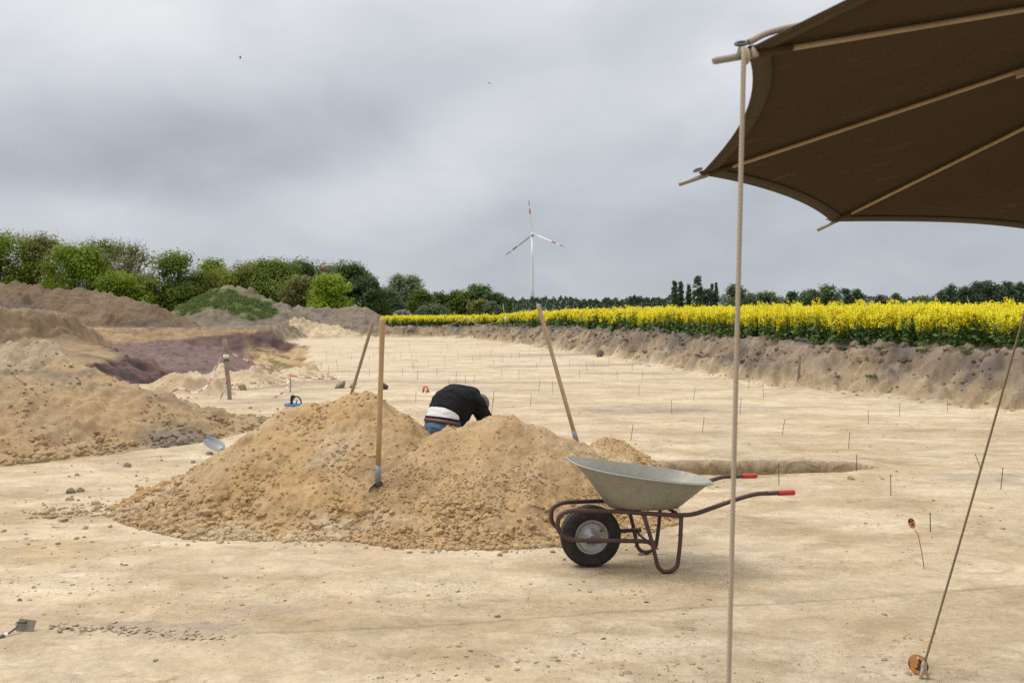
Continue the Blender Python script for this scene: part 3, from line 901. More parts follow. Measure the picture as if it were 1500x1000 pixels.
def build_rape():
    rng = np.random.default_rng(21)
    xs, ys, tier = [], [], []

    def throw(n, x0, x1, y0, y1, smin, smax, t):
        x = rng.uniform(x0, x1, n); y = rng.uniform(y0, y1, n)
        ok, sd = field_ok(x, y)
        ok &= (sd >= smin) & (sd < smax)
        xs.append(x[ok]); ys.append(y[ok]); tier.append(np.full(ok.sum(), t))
    throw(26000, 2, 22, 4, 34, 0, 3.4, 0)      # near edge, whole plants
    throw(30000, 2, 34, 4, 36, 3.4, 11, 1)     # near, behind: tops
    throw(36000, -12, 14, 34, 72, 0, 5.5, 2)   # far edge
    throw(26000, -16, 60, 8, 90, 5.5, 90, 3)   # inner field
    throw(12000, -40, 120, 80, 170, 5.5, 300, 4)
    x = np.concatenate(xs); y = np.concatenate(ys); tr = np.concatenate(tier)
    g = natural(x, y) + .02
    H = (.83 - .14 * sstep(40, 70, y)) * (1 + .10 * rng.normal(0, 1, len(x))) + .10 * fbm(x * .5, y * .5, 3, 503)
    tall = rng.random(len(x)) < .07
    H = np.where(tall, H * 1.08 + .06 * rng.random(len(x)), H)
    VV, QQ, CC = [], [], []; off = 0

    def push(P, N, S, A, C):
        nonlocal off
        V, Q = quads(P, N, S, A, rng)
        VV.append(V); QQ.append(Q + off); CC.append(np.repeat(C, 4, 0)); off += len(V)
    for t, nl, nr, nf, ls, fs in ((0, 24, 9, 24, .040, .0165), (1, 5, 6, 20, .05, .022), (2, 12, 6, 14, .07, .033), (3, 3, 4, 7, .09, .048), (4, 2, 3, 6, .16, .10)):
        idx = np.where(tr == t)[0]; n = len(idx)
        if not n: continue
        bx, by, bz, h = x[idx], y[idx], g[idx], H[idx]
        # leaves
        k = np.repeat(np.arange(n), nl)
        f = rng.random(len(k)) ** .8 * .82
        rad = rng.uniform(.01, .15, len(k)) * (1.15 - f * .7)
        a = rng.uniform(0, 2 * np.pi, len(k))
        P = np.stack([bx[k] + rad * np.cos(a), by[k] + rad * np.sin(a), bz[k] + f * h[k]], -1)
        N = np.stack([np.cos(a) * .5, np.sin(a) * .5, np.ones(len(k))], -1) + rng.normal(0, .5, (len(k), 3))
        N /= np.linalg.norm(N, axis=1, keepdims=True)
        c = mix(np.zeros((len(k), 3)) + (.135, .235, .065), (.20, .30, .105), rng.random(len(k)))
        c = mix(c, (.10, .155, .085), (rng.random(len(k)) < .15) * .6)
        push(P, N, ls * rng.uniform(.6, 1.4, len(k)) * (1.15 - .6 * f), rng.uniform(1.0, 2.0, len(k)), c)
        # racemes: side shoots reach different heights
        k = np.repeat(np.arange(n), nr)
        top = h[k] * np.where(np.arange(len(k)) % nr == 0, 1.0, rng.uniform(.58, 1.0, len(k)) ** .8)
        ra = rng.uniform(.02, .13, len(k)); a = rng.uniform(0, 2 * np.pi, len(k))
        cx, cy = bx[k] + ra * np.cos(a), by[k] + ra * np.sin(a)
        # stems
        if t in (0, 2):
            kk = np.arange(len(k))
            w = .0045 if t == 0 else .008
            b0 = np.stack([bx[k], by[k], bz[k] + .2 * h[k]], -1); b1 = np.stack([cx, cy, bz[k] + top], -1)
            sv = np.array([w, 0, 0])
            V = np.stack([b0 - sv, b0 + sv, b1 + sv * .5, b1 - sv * .5], 1).reshape(-1, 3)
            VV.append(V); QQ.append(np.arange(len(V)).reshape(-1, 4) + off); off += len(V)
            CC.append(np.repeat(np.zeros((len(k), 3)) + (.10, .165, .05), 4, 0))
        j = np.repeat(np.arange(len(k)), nf)
        u = rng.random(len(j))
        hr = rng.uniform(.11, .19, len(k))[j]
        rr = (.012 + .042 * np.sqrt(np.clip(u, 0, 1)) * np.sqrt(np.clip(1.05 - u, 0, 1)) * 1.9) * rng.uniform(.5, 1.1, len(j))
        a = rng.uniform(0, 2 * np.pi, len(j))
        P = np.stack([cx[j] + rr * np.cos(a), cy[j] + rr * np.sin(a), (bz[k] + top)[j] - u * hr], -1)
        N = np.stack([np.cos(a) * .6, np.sin(a) * .6, np.ones(len(j)) * 1.1], -1) + rng.normal(0, .40, (len(j), 3))
        N /= np.linalg.norm(N, axis=1, keepdims=True)
        c = mix(np.zeros((len(j), 3)) + (.93, .78, .012), (.96, .86, .06), rng.random(len(j)))
        c = mix(c, (.42, .46, .05), (u < .10) * .6)
        push(P, N, fs * rng.uniform(.7, 1.3, len(j)), np.full(len(j), 1.0), c)
    me = np_mesh('rape_field', np.concatenate(VV), np.concatenate(QQ), M['crop'], np.concatenate(CC), colname='col')
    o = link('rape_field', me)
    tag(o, 'yellow flowering rapeseed crop growing along the top of the bank', 'rape field', kind='stuff')


build_rape()


def grass_patch(name, label, pts, n, h, spread, c0, c1, kind=None, cat='weed', group=None, wid=.006):
    rng = np.random.default_rng(len(name) * 7 + n)
    P = np.asarray(pts); k = rng.integers(0, len(P), n)
    b = P[k] + np.stack([rng.normal(0, spread, n), rng.normal(0, spread, n), np.zeros(n)], -1)
    a = rng.uniform(0, 2 * np.pi, n); hh = h * rng.uniform(.4, 1.2, n)
    tip = b + np.stack([np.cos(a) * hh * .5, np.sin(a) * hh * .5, hh], -1)
    s = np.stack([-np.sin(a), np.cos(a), np.zeros(n)], -1) * wid * rng.uniform(.7, 1.4, (n, 1))
    m = (b + tip) / 2 + np.array([0, 0, h * .12])
    V = np.stack([b, m + s, tip, m - s], 1).reshape(-1, 3)
    c = mix(np.zeros((n, 3)) + c0, c1, rng.random(n))
    ctr = P.mean(0)
    me = np_mesh(name, V - ctr, np.arange(n * 4).reshape(n, 4), M['crop'], np.repeat(c, 4, 0), colname='col')
    o = link(name, me); o.location = ctr
    tag(o, label, cat, group, kind)
    return o


# grass on the round mound
def mound_grass():
    rng = np.random.default_rng(77)
    N = 60000
    x = rng.uniform(-26, -13, N); y = rng.uniform(57, 65, N)
    z = hf_green(x, y)
    C = col_green(x[None], y[None], z[None])[0]
    ok = (C[:, 1] > C[:, 0] * 1.25) & (z > .1) & (rng.random(N) < .75)
    P = np.stack([x[ok], y[ok], terrain(x[ok], y[ok]) + z[ok]], -1)
    grass_patch('grass', 'green grass and weeds covering the round spoil mound', P, min(24000, len(P) * 2), .15, .08, (.125, .185, .045), (.20, .255, .085), 'stuff', 'grass', wid=.03)


mound_grass()
for i, (px, py, d, lab) in enumerate(((1233, 513, 17.2, 'bright green weed on the brink of the bank, leftmost of the weeds'), (1288, 513, 16.6, 'thin grey green weed at the crop edge'), (1352, 516, 15.9, 'small dull weed on the grey brink in the middle'), (1416, 520, 15.4, 'bushy weed on the grey topsoil near the right rope'),
                                      (1276, 556, 16.6, 'small weed halfway down the bank face'))):
    q = hit(px, py, 12)
    grass_patch('weed', lab, [(q.x, q.y, q.z - .01)], 60, .12 if i in (0, 3) else .08, .05, (.10, .17, .045), (.15, .22, .08), None, 'weed', 'weeds on the bank', .010)


# ------------------------------------------------------------------ trees
def tree(label, px, top, hw, d, c0, c1, dens=1.0, shape='round', group='trees', base=.6, low=.12, n=None, bark='bark', seed=0, limbs=True, leaf=None, cat='tree'):
    rng = np.random.default_rng(1000 + seed)
    rr = random.Random(seed)
    x0 = (px - 750) * d / F
    Htree = EYE - (top - HOR) * d / F - base
    W = hw * d / F * (1.36 if d < 200 else (1.25 if d < 300 else (1.45 if shape == 'round' else 1.1)))
    tallf = min(1.9, max(1.0, Htree / (1.7 * W)) ** .75)
    root = empty('tree', (x0, d, base)); tag(root, label, cat, group)
    s0 = d / 700.0                       # metres of one render pixel nearly
    leaf = leaf or max(.17, s0 * 1.3)
    # lobes of the crown
    nl = 16 if shape == 'round' else 12
    cl = []
    zc0, zc1 = Htree * low, Htree
    while len(cl) < nl * (8 if shape == 'poplar' else 4):
        u = rr.random()
        if shape == 'round':
            prof = (math.sin(math.pi * min(1, (u * .88 + .11)) ** .85)) ** .5
        elif shape == 'poplar':
            prof = (math.sin(math.pi * (u * .95 + .03)) ** .7) * (1.1 - .5 * u)
        elif shape == 'cone':
            prof = 1.05 - u
        else:
            prof = math.sin(math.pi * (u * .8 + .1)) ** .5
        a = rr.uniform(0, 2 * math.pi); r = W * prof * math.sqrt(rr.uniform(.04, .74))
        lr = W * (rr.uniform(.30, .52) if shape == 'poplar' else min(.8, rr.uniform(.20, .42) * tallf))
        z = zc0 + (zc1 - zc0) * u
        z = min(z, Htree - lr * .7)
        cl.append((r * math.cos(a), r * math.sin(a) * .9, z, lr))
    cl = np.array(cl)
    n = n or int(min(19000, max(1100, 8.0 * dens ** 2.0 * (W * Htree * 2) / (leaf * leaf))))
    k = rng.integers(0, len(cl), n)
    dirs = rng.normal(0, 1, (n, 3)); dirs /= np.linalg.norm(dirs, axis=1, keepdims=True)
    rad = rng.random(n) ** .45
    # ragged sprays: leaves gather on twigs
    tw = rng.integers(0, 22, n)
    tdir = np.random.default_rng(seed + 5).normal(0, 1, (len(cl), 22, 3)); tdir /= np.linalg.norm(tdir, axis=2, keepdims=True)
    dd = tdir[k, tw] * .58 + dirs * .58
    P = cl[k, :3] + dd * (cl[k, 3] * rad * 1.12)[:, None] * np.array([1, 1, .86])
    ok = P[:, 2] > .1
    P, k, dd = P[ok], k[ok], dd[ok]
    n = len(P)
    N = dd * 1.0 + rng.normal(0, .38, (n, 3)) + np.array([0, 0, .5])
    N /= np.linalg.norm(N, axis=1, keepdims=True)
    lc = rng.uniform(.8, 1.15, len(cl)); lm = rng.random(len(cl))
    c = mix(np.zeros((n, 3)) + c0, c1, np.clip(lm[k] * .7 + rng.random(n) * .35, 0, 1)) * (2.25 * lc[k] * rng.uniform(.92, 1.08, n))[:, None]
    V, Q = quads(P, N, leaf * rng.uniform(.55, 1.2, n) * .68, rng.uniform(.9, 1.5, n), rng)
    me = np_mesh('crown', V, Q, M['leaf'], np.repeat(c, 4, 0), colname='col')
    link('crown', me, root)
    mb = MB(); tr = max(.12, Htree * .022)
    bend = [(0, 0, -.4), (rr.uniform(-.2, .2), 0, Htree * .3), (rr.uniform(-.4, .4), 0, Htree * .62), (rr.uniform(-.5, .5), 0, Htree * .86)]
    mb.tube(spline(bend, 3), 0, 7, 0, True, [tr * (1 - .85 * i / 9) for i in range(10)])
    if limbs:
        for q in cl[:: (1 if dens < .8 else 2)]:
            s = min(.75, max(.12, q[2] / Htree - rr.uniform(.2, .4)))
            p0 = Vector((0, 0, Htree * s)); p1 = Vector(q[:3])
            mid = (p0 + p1) / 2 + Vector((rr.uniform(-.3, .3), rr.uniform(-.3, .3), -.06 * Htree * rr.random()))
            mb.tube(spline([p0, mid, p1], 3), 0, 5, 0, False, [tr * (.5 - .42 * i / 6) for i in range(7)])
            if dens < .8:
                for _ in range(4):
                    e = p1 + Vector((rr.gauss(0, 1), rr.gauss(0, 1), rr.gauss(.3, 1))).normalized() * q[3] * 1.0
                    mb.tube([p1.lerp(mid, .3), e], 0, 4, 0, False, [tr * .16, tr * .05])
    mb.build('trunk', M[bark], root)
    return root


FRESH = ((.066, .094, .005), (.118, .144, .010)); OLIVE = ((.078, .082, .018), (.128, .118, .034)); MID = ((.056, .078, .010), (.094, .112, .020))
DARK = ((.022, .042, .014), (.042, .068, .022)); BRN = ((.085, .072, .035), (.14, .115, .055)); YEL = ((.095, .135, .008), (.165, .20, .016)); PALE = ((.085, .115, .05), (.15, .175, .09))
GREYG = ((.05, .072, .034), (.085, .105, .055))
NEAR = 'trees behind the spoil ridges'
trees_near = [
    ('fresh green dense tree at the far left edge of the picture', 2, 340, 48, 134, FRESH, 1.2, 'round', {}),
    ('olive brown oak with dark limbs showing, second from the left', 58, 343, 48, 138, OLIVE, .75, 'round', {}),
    ('bright green bushy tree in front of the olive brown oak', 108, 357, 44, 130, FRESH, 1.2, 'round', {}),
    ('airy mid green tree between bright bushy tree and sparse birch', 152, 351, 34, 137, MID, .6, 'round', {'bark': 'palebark'}),
    ('sparse brownish tree with pale branches against the sky', 190, 354, 34, 136, OLIVE, .42, 'round', {'bark': 'palebark', 'low': .3}),
    ('low spreading bright green tree under the sparse brownish tree', 182, 398, 42, 128, FRESH, 1.1, 'round', {'low': .05}),
    ('dense olive tree standing alone left of the grassy mound', 259, 369, 37, 130, MID, 1.2, 'round', {'low': .03}),
    ('light green treetop directly right of the lone olive tree', 313, 378, 24, 140, FRESH, .8, 'round', {}),
    ('yellowish olive maple rising over the grassy mound', 338, 388, 42, 132, ((.075, .09, .012), (.125, .135, .024)), 1.1, 'round', {}),
    ('brownish treetop behind the yellowish maple', 362, 382, 24, 142, BRN, .7, 'round', {}),
    ('large mid green dome shaped tree behind the grassy mound', 402, 379, 46, 134, ((.058, .086, .010), (.100, .122, .022)), 1.2, 'round', {}),
    ('dark green oak behind the dome shaped tree', 442, 381, 34, 144, DARK, 1.2, 'round', {}),
    ('brown leafed treetop between two dark green oaks', 477, 384, 22, 146, BRN, .8, 'round', {}),
    ('tall dark green oak above the vivid yellow green tree', 512, 384, 38, 142, ((.03, .058, .014), (.055, .085, .022)), 1.2, 'round', {}),
    ('small russet olive tree beside the vivid yellow green tree', 440, 404, 24, 124, ((.075, .08, .024), (.12, .11, .035)), 1.0, 'round', {}),
    ('vivid yellow green round tree', 482, 402, 27, 120, YEL, 1.4, 'round', {'low': .04}),
    ('very dark green tree at the right end of the near row', 531, 404, 28, 138, DARK, 1.3, 'round', {'low': .03}),
    ('dark narrow spruce beside the end of the near row', 552, 418, 14, 150, ((.016, .03, .014), (.03, .046, .02)), 1.2, 'cone', {'low': .02}),
]
for i, (lab, px, top, hw, d, cc, dn, sh, kw) in enumerate(trees_near):
    tree(lab, px, top, hw, d, cc[0], cc[1], dn, sh, NEAR, .6, seed=i + 1, **kw)
MIDG = 'trees beyond the far end of the yellow field'
trees_mid = [
    ('pale poplar with light trunk, left one of the pair over the field', 583, 401, 19, 230, PALE, .75, 'poplar', {'bark': 'palebark', 'low': .2}),
    ('pale poplar with light trunk, right one of the pair over the field', 604, 401, 18, 232, PALE, .7, 'poplar', {'bark': 'palebark', 'low': .2}),
    ('dark mid green tree at the foot of the pale poplars', 570, 421, 22, 220, GREYG, 1.1, 'round', {'low': .02}),
    ('rounded green tree right of the pale poplars', 617, 424, 18, 225, MID, 1.0, 'round', {'low': .02}),
    ('dark olive broad tree in the middle of the far tree line', 643, 428, 24, 240, ((.04, .058, .02), (.07, .085, .03)), 1.1, 'round', {'low': .02}),
    ('green tree filling the dip beside the big domed tree', 672, 425, 22, 238, MID, 1.1, 'round', {'low': .02}),
    ('big domed green tree over the far field edge', 700, 417, 26, 240, ((.036, .07, .014), (.068, .10, .026)), 1.3, 'round', {'low': .02}),
    ('green shoulder tree right of the big domed tree', 724, 428, 18, 236, ((.04, .072, .024), (.07, .098, .04)), 1.1, 'round', {'low': .02}),
    ('olive bush like tree in front of the big domed tree', 702, 438, 15, 215, OLIVE, 1.1, 'round', {'low': .02}),
    ('grey green willow in front of the shoulder tree', 722, 441, 13, 212, GREYG, 1.1, 'round', {'low': .02}),
    ('silvery grey shrub low under the pale poplars', 588, 454, 11, 200, ((.11, .13, .10), (.17, .185, .15)), 1.2, 'round', {'low': .02}),
    ('dull green shrub thicket under the dark olive tree', 634, 446, 22, 205, GREYG, 1.1, 'round', {'low': .02}),
]
for i, (lab, px, top, hw, d, cc, dn, sh, kw) in enumerate(trees_mid):
    tree(lab, px, top, hw, d, cc[0], cc[1], dn, sh, MIDG, .6, seed=i + 51, **kw)
FARG = 'trees on the skyline over the yellow field'
FD = ((.050, .072, .030), (.082, .106, .050)); FDK = ((.036, .056, .029), (.060, .084, .043))
trees_far = [
    ('broad poplar column, leftmost of the poplar row', 988, 411, 6.5, 420, FDK, 'poplar'), ('slim poplar second in the poplar row', 997, 412, 5, 422, FDK, 'poplar'),
    ('thin low poplar third in the poplar row', 1009, 417, 5, 424, FDK, 'poplar'), ('tallest pointed poplar in the poplar row', 1022, 404, 9, 420, FDK, 'poplar'),
    ('tiny poplar spire left of the thick rope', 1043, 416, 3.5, 430, FDK, 'poplar'), ('tiny poplar spire close beside another left of the rope', 1049, 414, 3.5, 430, FDK, 'poplar'),
    ('flat topped tree beside the poplar spires', 1038, 423, 12, 425, FDK, 'round'), ('round tree directly behind the thick rope', 1078, 417, 15, 415, FD, 'round'),
    ('round tree right of the thick rope', 1098, 429, 14, 430, FD, 'round'), ('low round tree two crowns right of the thick rope', 1122, 427, 18, 425, FD, 'round'),
    ('small tree at the gap in the skyline', 1160, 426, 8, 440, FDK, 'round'), ('broad green skyline tree', 1187, 423, 16, 430, FD, 'round'),
    ('tallest dome of the skyline group under the canopy', 1213, 416, 13, 432, FD, 'round'), ('dark skyline tree right of the tallest dome', 1238, 422, 9, 435, FDK, 'round'),
    ('thin airy skyline tree', 1256, 423, 7, 438, FDK, 'round'), ('low brownish skyline tree', 1289, 431, 12, 450, ((.05, .05, .032), (.075, .07, .042)), 'round'),
    ('low green skyline tree near the small gap', 1313, 429, 9, 450, FD, 'round'), ('wide low skyline bush left of the dark right hand row', 1352, 433, 18, 450, FD, 'round'),
    ('small dark tree, first of the dark row at the right', 1378, 427, 8, 330, FDK, 'round'), ('dark tree with a bushy head, second of the dark right row', 1393, 416, 9, 330, FDK, 'round'),
    ('dark tree third of the right row', 1413, 419, 8, 332, FDK, 'round'), ('tall dark tree fourth of the right row', 1431, 412, 9, 330, FDK, 'round'),
    ('tall dark tree fifth of the right row', 1445, 411, 9, 332, FDK, 'round'), ('dark tree sixth of the right row', 1462, 415, 9, 330, FDK, 'round'),
    ('pointed dark tree seventh of the right row', 1475, 411, 8, 334, FDK, 'round'), ('dark tree at the right edge of the picture', 1494, 413, 13, 330, FDK, 'round'),
    ('dark tree beyond the right edge', 1530, 412, 18, 332, FDK, 'round')]
for i, (lab, px, top, hw, d, cc, sh) in enumerate(trees_far):
    tree(lab, px, top, hw, d, cc[0], cc[1], 1.0, sh, FARG, .6, seed=i + 101, limbs=False, low=.03)


def wood(name, label, pts, d, c0, c1, seed, n, leaf, depth=14):
    """a far strip of wood that reads as one mass: skyline given as (px, top)"""
    rng = np.random.default_rng(seed)
    pts = np.array(pts, float)
    px = rng.uniform(pts[0, 0], pts[-1, 0], n)
    topz = EYE - (np.interp(px, pts[:, 0], pts[:, 1]) - 5.0 - HOR) * d / F
    x = (px - 750) * d / F
    bumps = np.abs(fbm(x * .09, x * 0 + seed, 3, seed)) * 2.2
    xw = x + 5 * fbm(x * .05, x * 0 + 7.0, 3, seed + 4); cell = np.floor(xw / 6.5); ph = (xw / 6.5 - cell - .5) * 2
    dome = 1 - .13 * np.abs(fbm(x * .16, x * 0 + 2.0, 4, seed + 9, .6)) * 3.2 - .10 * ph ** 2 * _hash(cell, cell * 0, seed + 1)
    u = rng.random(n) ** .6
    z = .4 + (topz - .4) * dome * u + rng.normal(0, .25, n)
    y = d + (rng.random(n) - .5) * depth * (1.1 - u)
    P = np.stack([x, y, z], -1)
    N = rng.normal(0, .6, (n, 3)) + np.array([0, -.2, .5]); N /= np.linalg.norm(N, axis=1, keepdims=True)
    cm = _hash(cell, cell * 0 + 3, seed)
    c = mix(np.zeros((n, 3)) + c0, c1, np.clip(cm * .75 + rng.random(n) * .25, 0, 1)) * (1.55 + .8 * _hash(cell, cell * 0 + 5, seed))[:, None] * rng.uniform(.8, 1.2, (n, 1))
    V, Q = quads(P, N, leaf * rng.uniform(.5, 1.1, n), rng.uniform(.9, 1.5, n), rng)
    o = link(name, np_mesh(name, V, Q, M['leaf'], np.repeat(c, 4, 0), colname='col'))
    tag(o, label, 'wood', kind='stuff')


wood('far_wood', 'low dark wood along the skyline beneath the wind turbine', [(735, 436), (745, 438), (770, 441), (800, 436), (830, 439), (850, 442), (870, 443), (885, 440), (900, 441), (930, 437), (945, 440), (960, 441), (985, 436), (1000, 438)], 460, FDK[0], FD[1], 601, 16000, .5)
wood('far_wood', 'distant hedge of trees filling the skyline below the canopy', [(985, 434), (1040, 434), (1100, 436), (1140, 440), (1160, 438), (1200, 434), (1260, 436), (1300, 438), (1362, 439), (1372, 432), (1385, 427), (1480, 425), (1600, 424)], 455, FDK[0], FD[1], 602, 18000, .5)
wood('undergrowth', 'dark undergrowth under the trees behind the spoil ridges', [(-60, 425), (100, 430), (200, 428), (225, 432), (300, 430), (420, 425), (520, 425), (570, 434)], 146, DARK[0], MID[0], 603, 26000, .28, 8)
wood('undergrowth', 'dark undergrowth under the trees beyond the field end', [(545, 436), (600, 440), (660, 440), (700, 438), (750, 442)], 244, DARK[0], MID[0], 604, 9000, .35, 8)


# ------------------------------------------------------------------ wind turbine
def turbine():
    d = 900
    M['tw'] = plain('turbine_white', (.80, .81, .82), .45, var=.04, scale=.2)
    M['tr'] = plain('turbine_red', (.52, .07, .03), .5, var=.06, scale=.2)
    hub = at(780, 343, d); bx = hub.x
    root = empty('wind_turbine', (bx, d + 4, .6))
    tag(root, 'tall white wind turbine with red banded blades beyond the wood', 'wind turbine')
    hz = hub.z - .6
    mb = MB(); mb.tube([(0, 0, -1), (0, 0, hz * .35), (0, 0, hz * .7), (0, 0, hz - 1.2)], 0, 20, 0, True, [2.3, 1.9, 1.5, 1.15]); mb.build('tower', M['tw'], root)
    mb = MB()
    prof = [(-4.2, 1.0), (-3.6, 1.7), (-1, 1.9), (2.5, 1.8), (5.2, 1.4), (5.8, .9)]
    mb.rings([[Vector((r * .9 * math.copysign(abs(math.cos(a)) ** .6, math.cos(a)), yy, hz + r * .9 * math.copysign(abs(math.sin(a)) ** .6, math.sin(a)))) for a in [2 * math.pi * k / 16 for k in range(16)]] for yy, r in prof], caps=(True, True))
    mb.build('nacelle', M['tw'], root)
    mb = MB(); mb.rings([[Vector((r * math.cos(a), yy, hz + r * math.sin(a))) for a in [2 * math.pi * k / 18 for k in range(18)]] for yy, r in ((-7.2, .05), (-7.0, .7), (-6.2, 1.3), (-5.0, 1.55), (-4.3, 1.5))], caps=(True, True))
    mb.build('hub', M['tw'], root)
    R = 35.5
    yaw = math.radians(8)
    for ang in (96, -22, -142):
        mb = MB(); w = math.radians(ang)
        ax = Vector((math.cos(w), 0, math.sin(w))); side = Vector((-math.sin(w), 0, math.cos(w)))
        st = [0, 1.5, 3.5, 7, 12, 17, 20.5, 20.6, 25.8, 25.9, 29.5, 29.6, 34.6, 35.5]
        ch = [1.1, 1.15, 1.6, 2.7, 2.35, 2.0, 1.8, 1.8, 1.45, 1.45, 1.2, 1.2, .7, .2]
        rings = []
        for s, c in zip(st, ch):
            tw = math.radians(18 * (1 - s / R) + 25)
            cd = side * math.cos(tw) + Vector((0, 1, 0)) * math.sin(tw); td = side * -math.sin(tw) + Vector((0, 1, 0)) * math.cos(tw)
            th = 1.0 if s < 2 else .2
            cen = Vector((0, -5.7, hz)) + ax * (s + .9)
            rings.append([cen + cd * (c * .5 * math.cos(a) + (c * .2 if s > 3 else 0)) + td * (c * .5 * th * math.sin(a)) for a in [2 * math.pi * k / 12 for k in range(12)]])
        mb.rings(rings, caps=(True, True))
        o = mb.build('blade', [M['tw'], M['tr']], root)
        for p in o.data.polygons:
            s = (p.center - Vector((0, -5.7, hz))).dot(ax) - .9
            if 20.6 < s < 25.8 or s > 29.6: p.material_index = 1


turbine()

# birds
M['bird'] = plain('bird_dark', (.02, .02, .022), .8)
for i, (px, py, d, lab, roll) in enumerate(((352, 85, 60, 'small dark swallow high at the upper left', .9), (717, 122, 65, 'small dark swallow gliding at the upper middle', .35), (24, 215, 130, 'tiny faint bird near the left edge', .2))):
    mb = MB(); mb.tube([(-.09, 0, 0), (-.03, 0, 0), (.04, 0, 0), (.08, 0, 0)], 0, 8, 0, True, [.004, .018, .02, .006])
    mb.add([(.04, .01, .005), (.0, .14, .03), (-.07, .2, .01), (-.02, .01, 0), (.02, .06, -.004)], [(0, 1, 2, 3)], 0)
    mb.add([(.04, -.01, .005), (.0, -.14, .03), (-.07, -.2, .01), (-.02, -.01, 0)], [(3, 2, 1, 0)], 0)
    mb.add([(-.08, .005, 0), (-.16, .03, 0), (-.12, 0, .002), (-.16, -.03, 0), (-.08, -.005, 0)], [(0, 1, 2, 3, 4)], 0)
    o = mb.build('bird', M['bird']); o.location = at(px, py, d); o.rotation_euler = (roll, roll * .6, [.7, .5, 1.2][i]); o.scale = (1.25,) * 3
    tag(o, lab, 'bird', 'birds in the sky')


# ------------------------------------------------------------------ umbrella
M['canvas'] = None


def canvas_mat():
    t = NT('brown_canvas'); p = t.pos()
    n = t.noise(p, 3, 6, .6); f = t.noise(p, 60, 4, .6)
    col = t.mixc(n, (.044, .030, .015, 1), (.062, .043, .021, 1))
    mp = t.n('ShaderNodeMapping', Vector=p); mp.inputs['Scale'].default_value = (3, 9, 3); mp.inputs['Rotation'].default_value = (0, 0, .5)
    sm = t.maprange(t.noise(mp.outputs[0], 1.6, 7, .7, .4), .58, .70, 0, .22)
    col = t.mixc(sm, col, (.20, .14, .075, 1))
    b = t.bump(t.math('ADD', t.math('MULTIPLY', n, .6), t.math('MULTIPLY', f, .05)), .5, .02)
    t.principled(Base_Color=col, Roughness=.9, Specular_IOR_Level=.12, Normal=b)
    return t.mat


M['canvas'] = canvas_mat()
M['hem'] = plain('canvas_hem', (.058, .041, .020), .9, var=.15, scale=20)
M['ribwood'] = plain('rib_wood', (.36, .275, .175), .5, var=.22, scale=5, spec=.4, dirt=(.18, .11, .05), dirtamt=.5)
M['steel'] = plain('steel_end', (.27, .24, .20), .42, .4, var=.15)
M['dsteel'] = plain('dark_steel', (.10, .095, .09), .45, .6, var=.3)
M['rope'] = None


def rope_mat(name, c):
    t = NT(name); p = t.pos()
    w = t.n('ShaderNodeTexWave', Scale=70.0, Distortion=6.0, Vector=p); w.bands_direction = 'DIAGONAL'
    col = t.mixc(w.outputs['Fac'], c4([k * .93 for k in c]), c4(c))
    t.principled(Base_Color=col, Roughness=.9, Specular_IOR_Level=.15, Normal=t.bump(w.outputs['Fac'], .35, .0015))
    return t.mat


M['rope'] = rope_mat('pale_rope', (.44, .37, .29))
M['rope2'] = rope_mat('brown_cord', (.24, .18, .115))

HUB = Vector((2.367, 2.312, EYE + .989))
T1 = Vector((.452, 1.914, EYE + .567)); T2 = Vector((.607, 3.099, EYE + .471)); T3 = Vector((1.424, 3.973, EYE + .391))
UP = Vector((.014, .078, .997)).normalized()


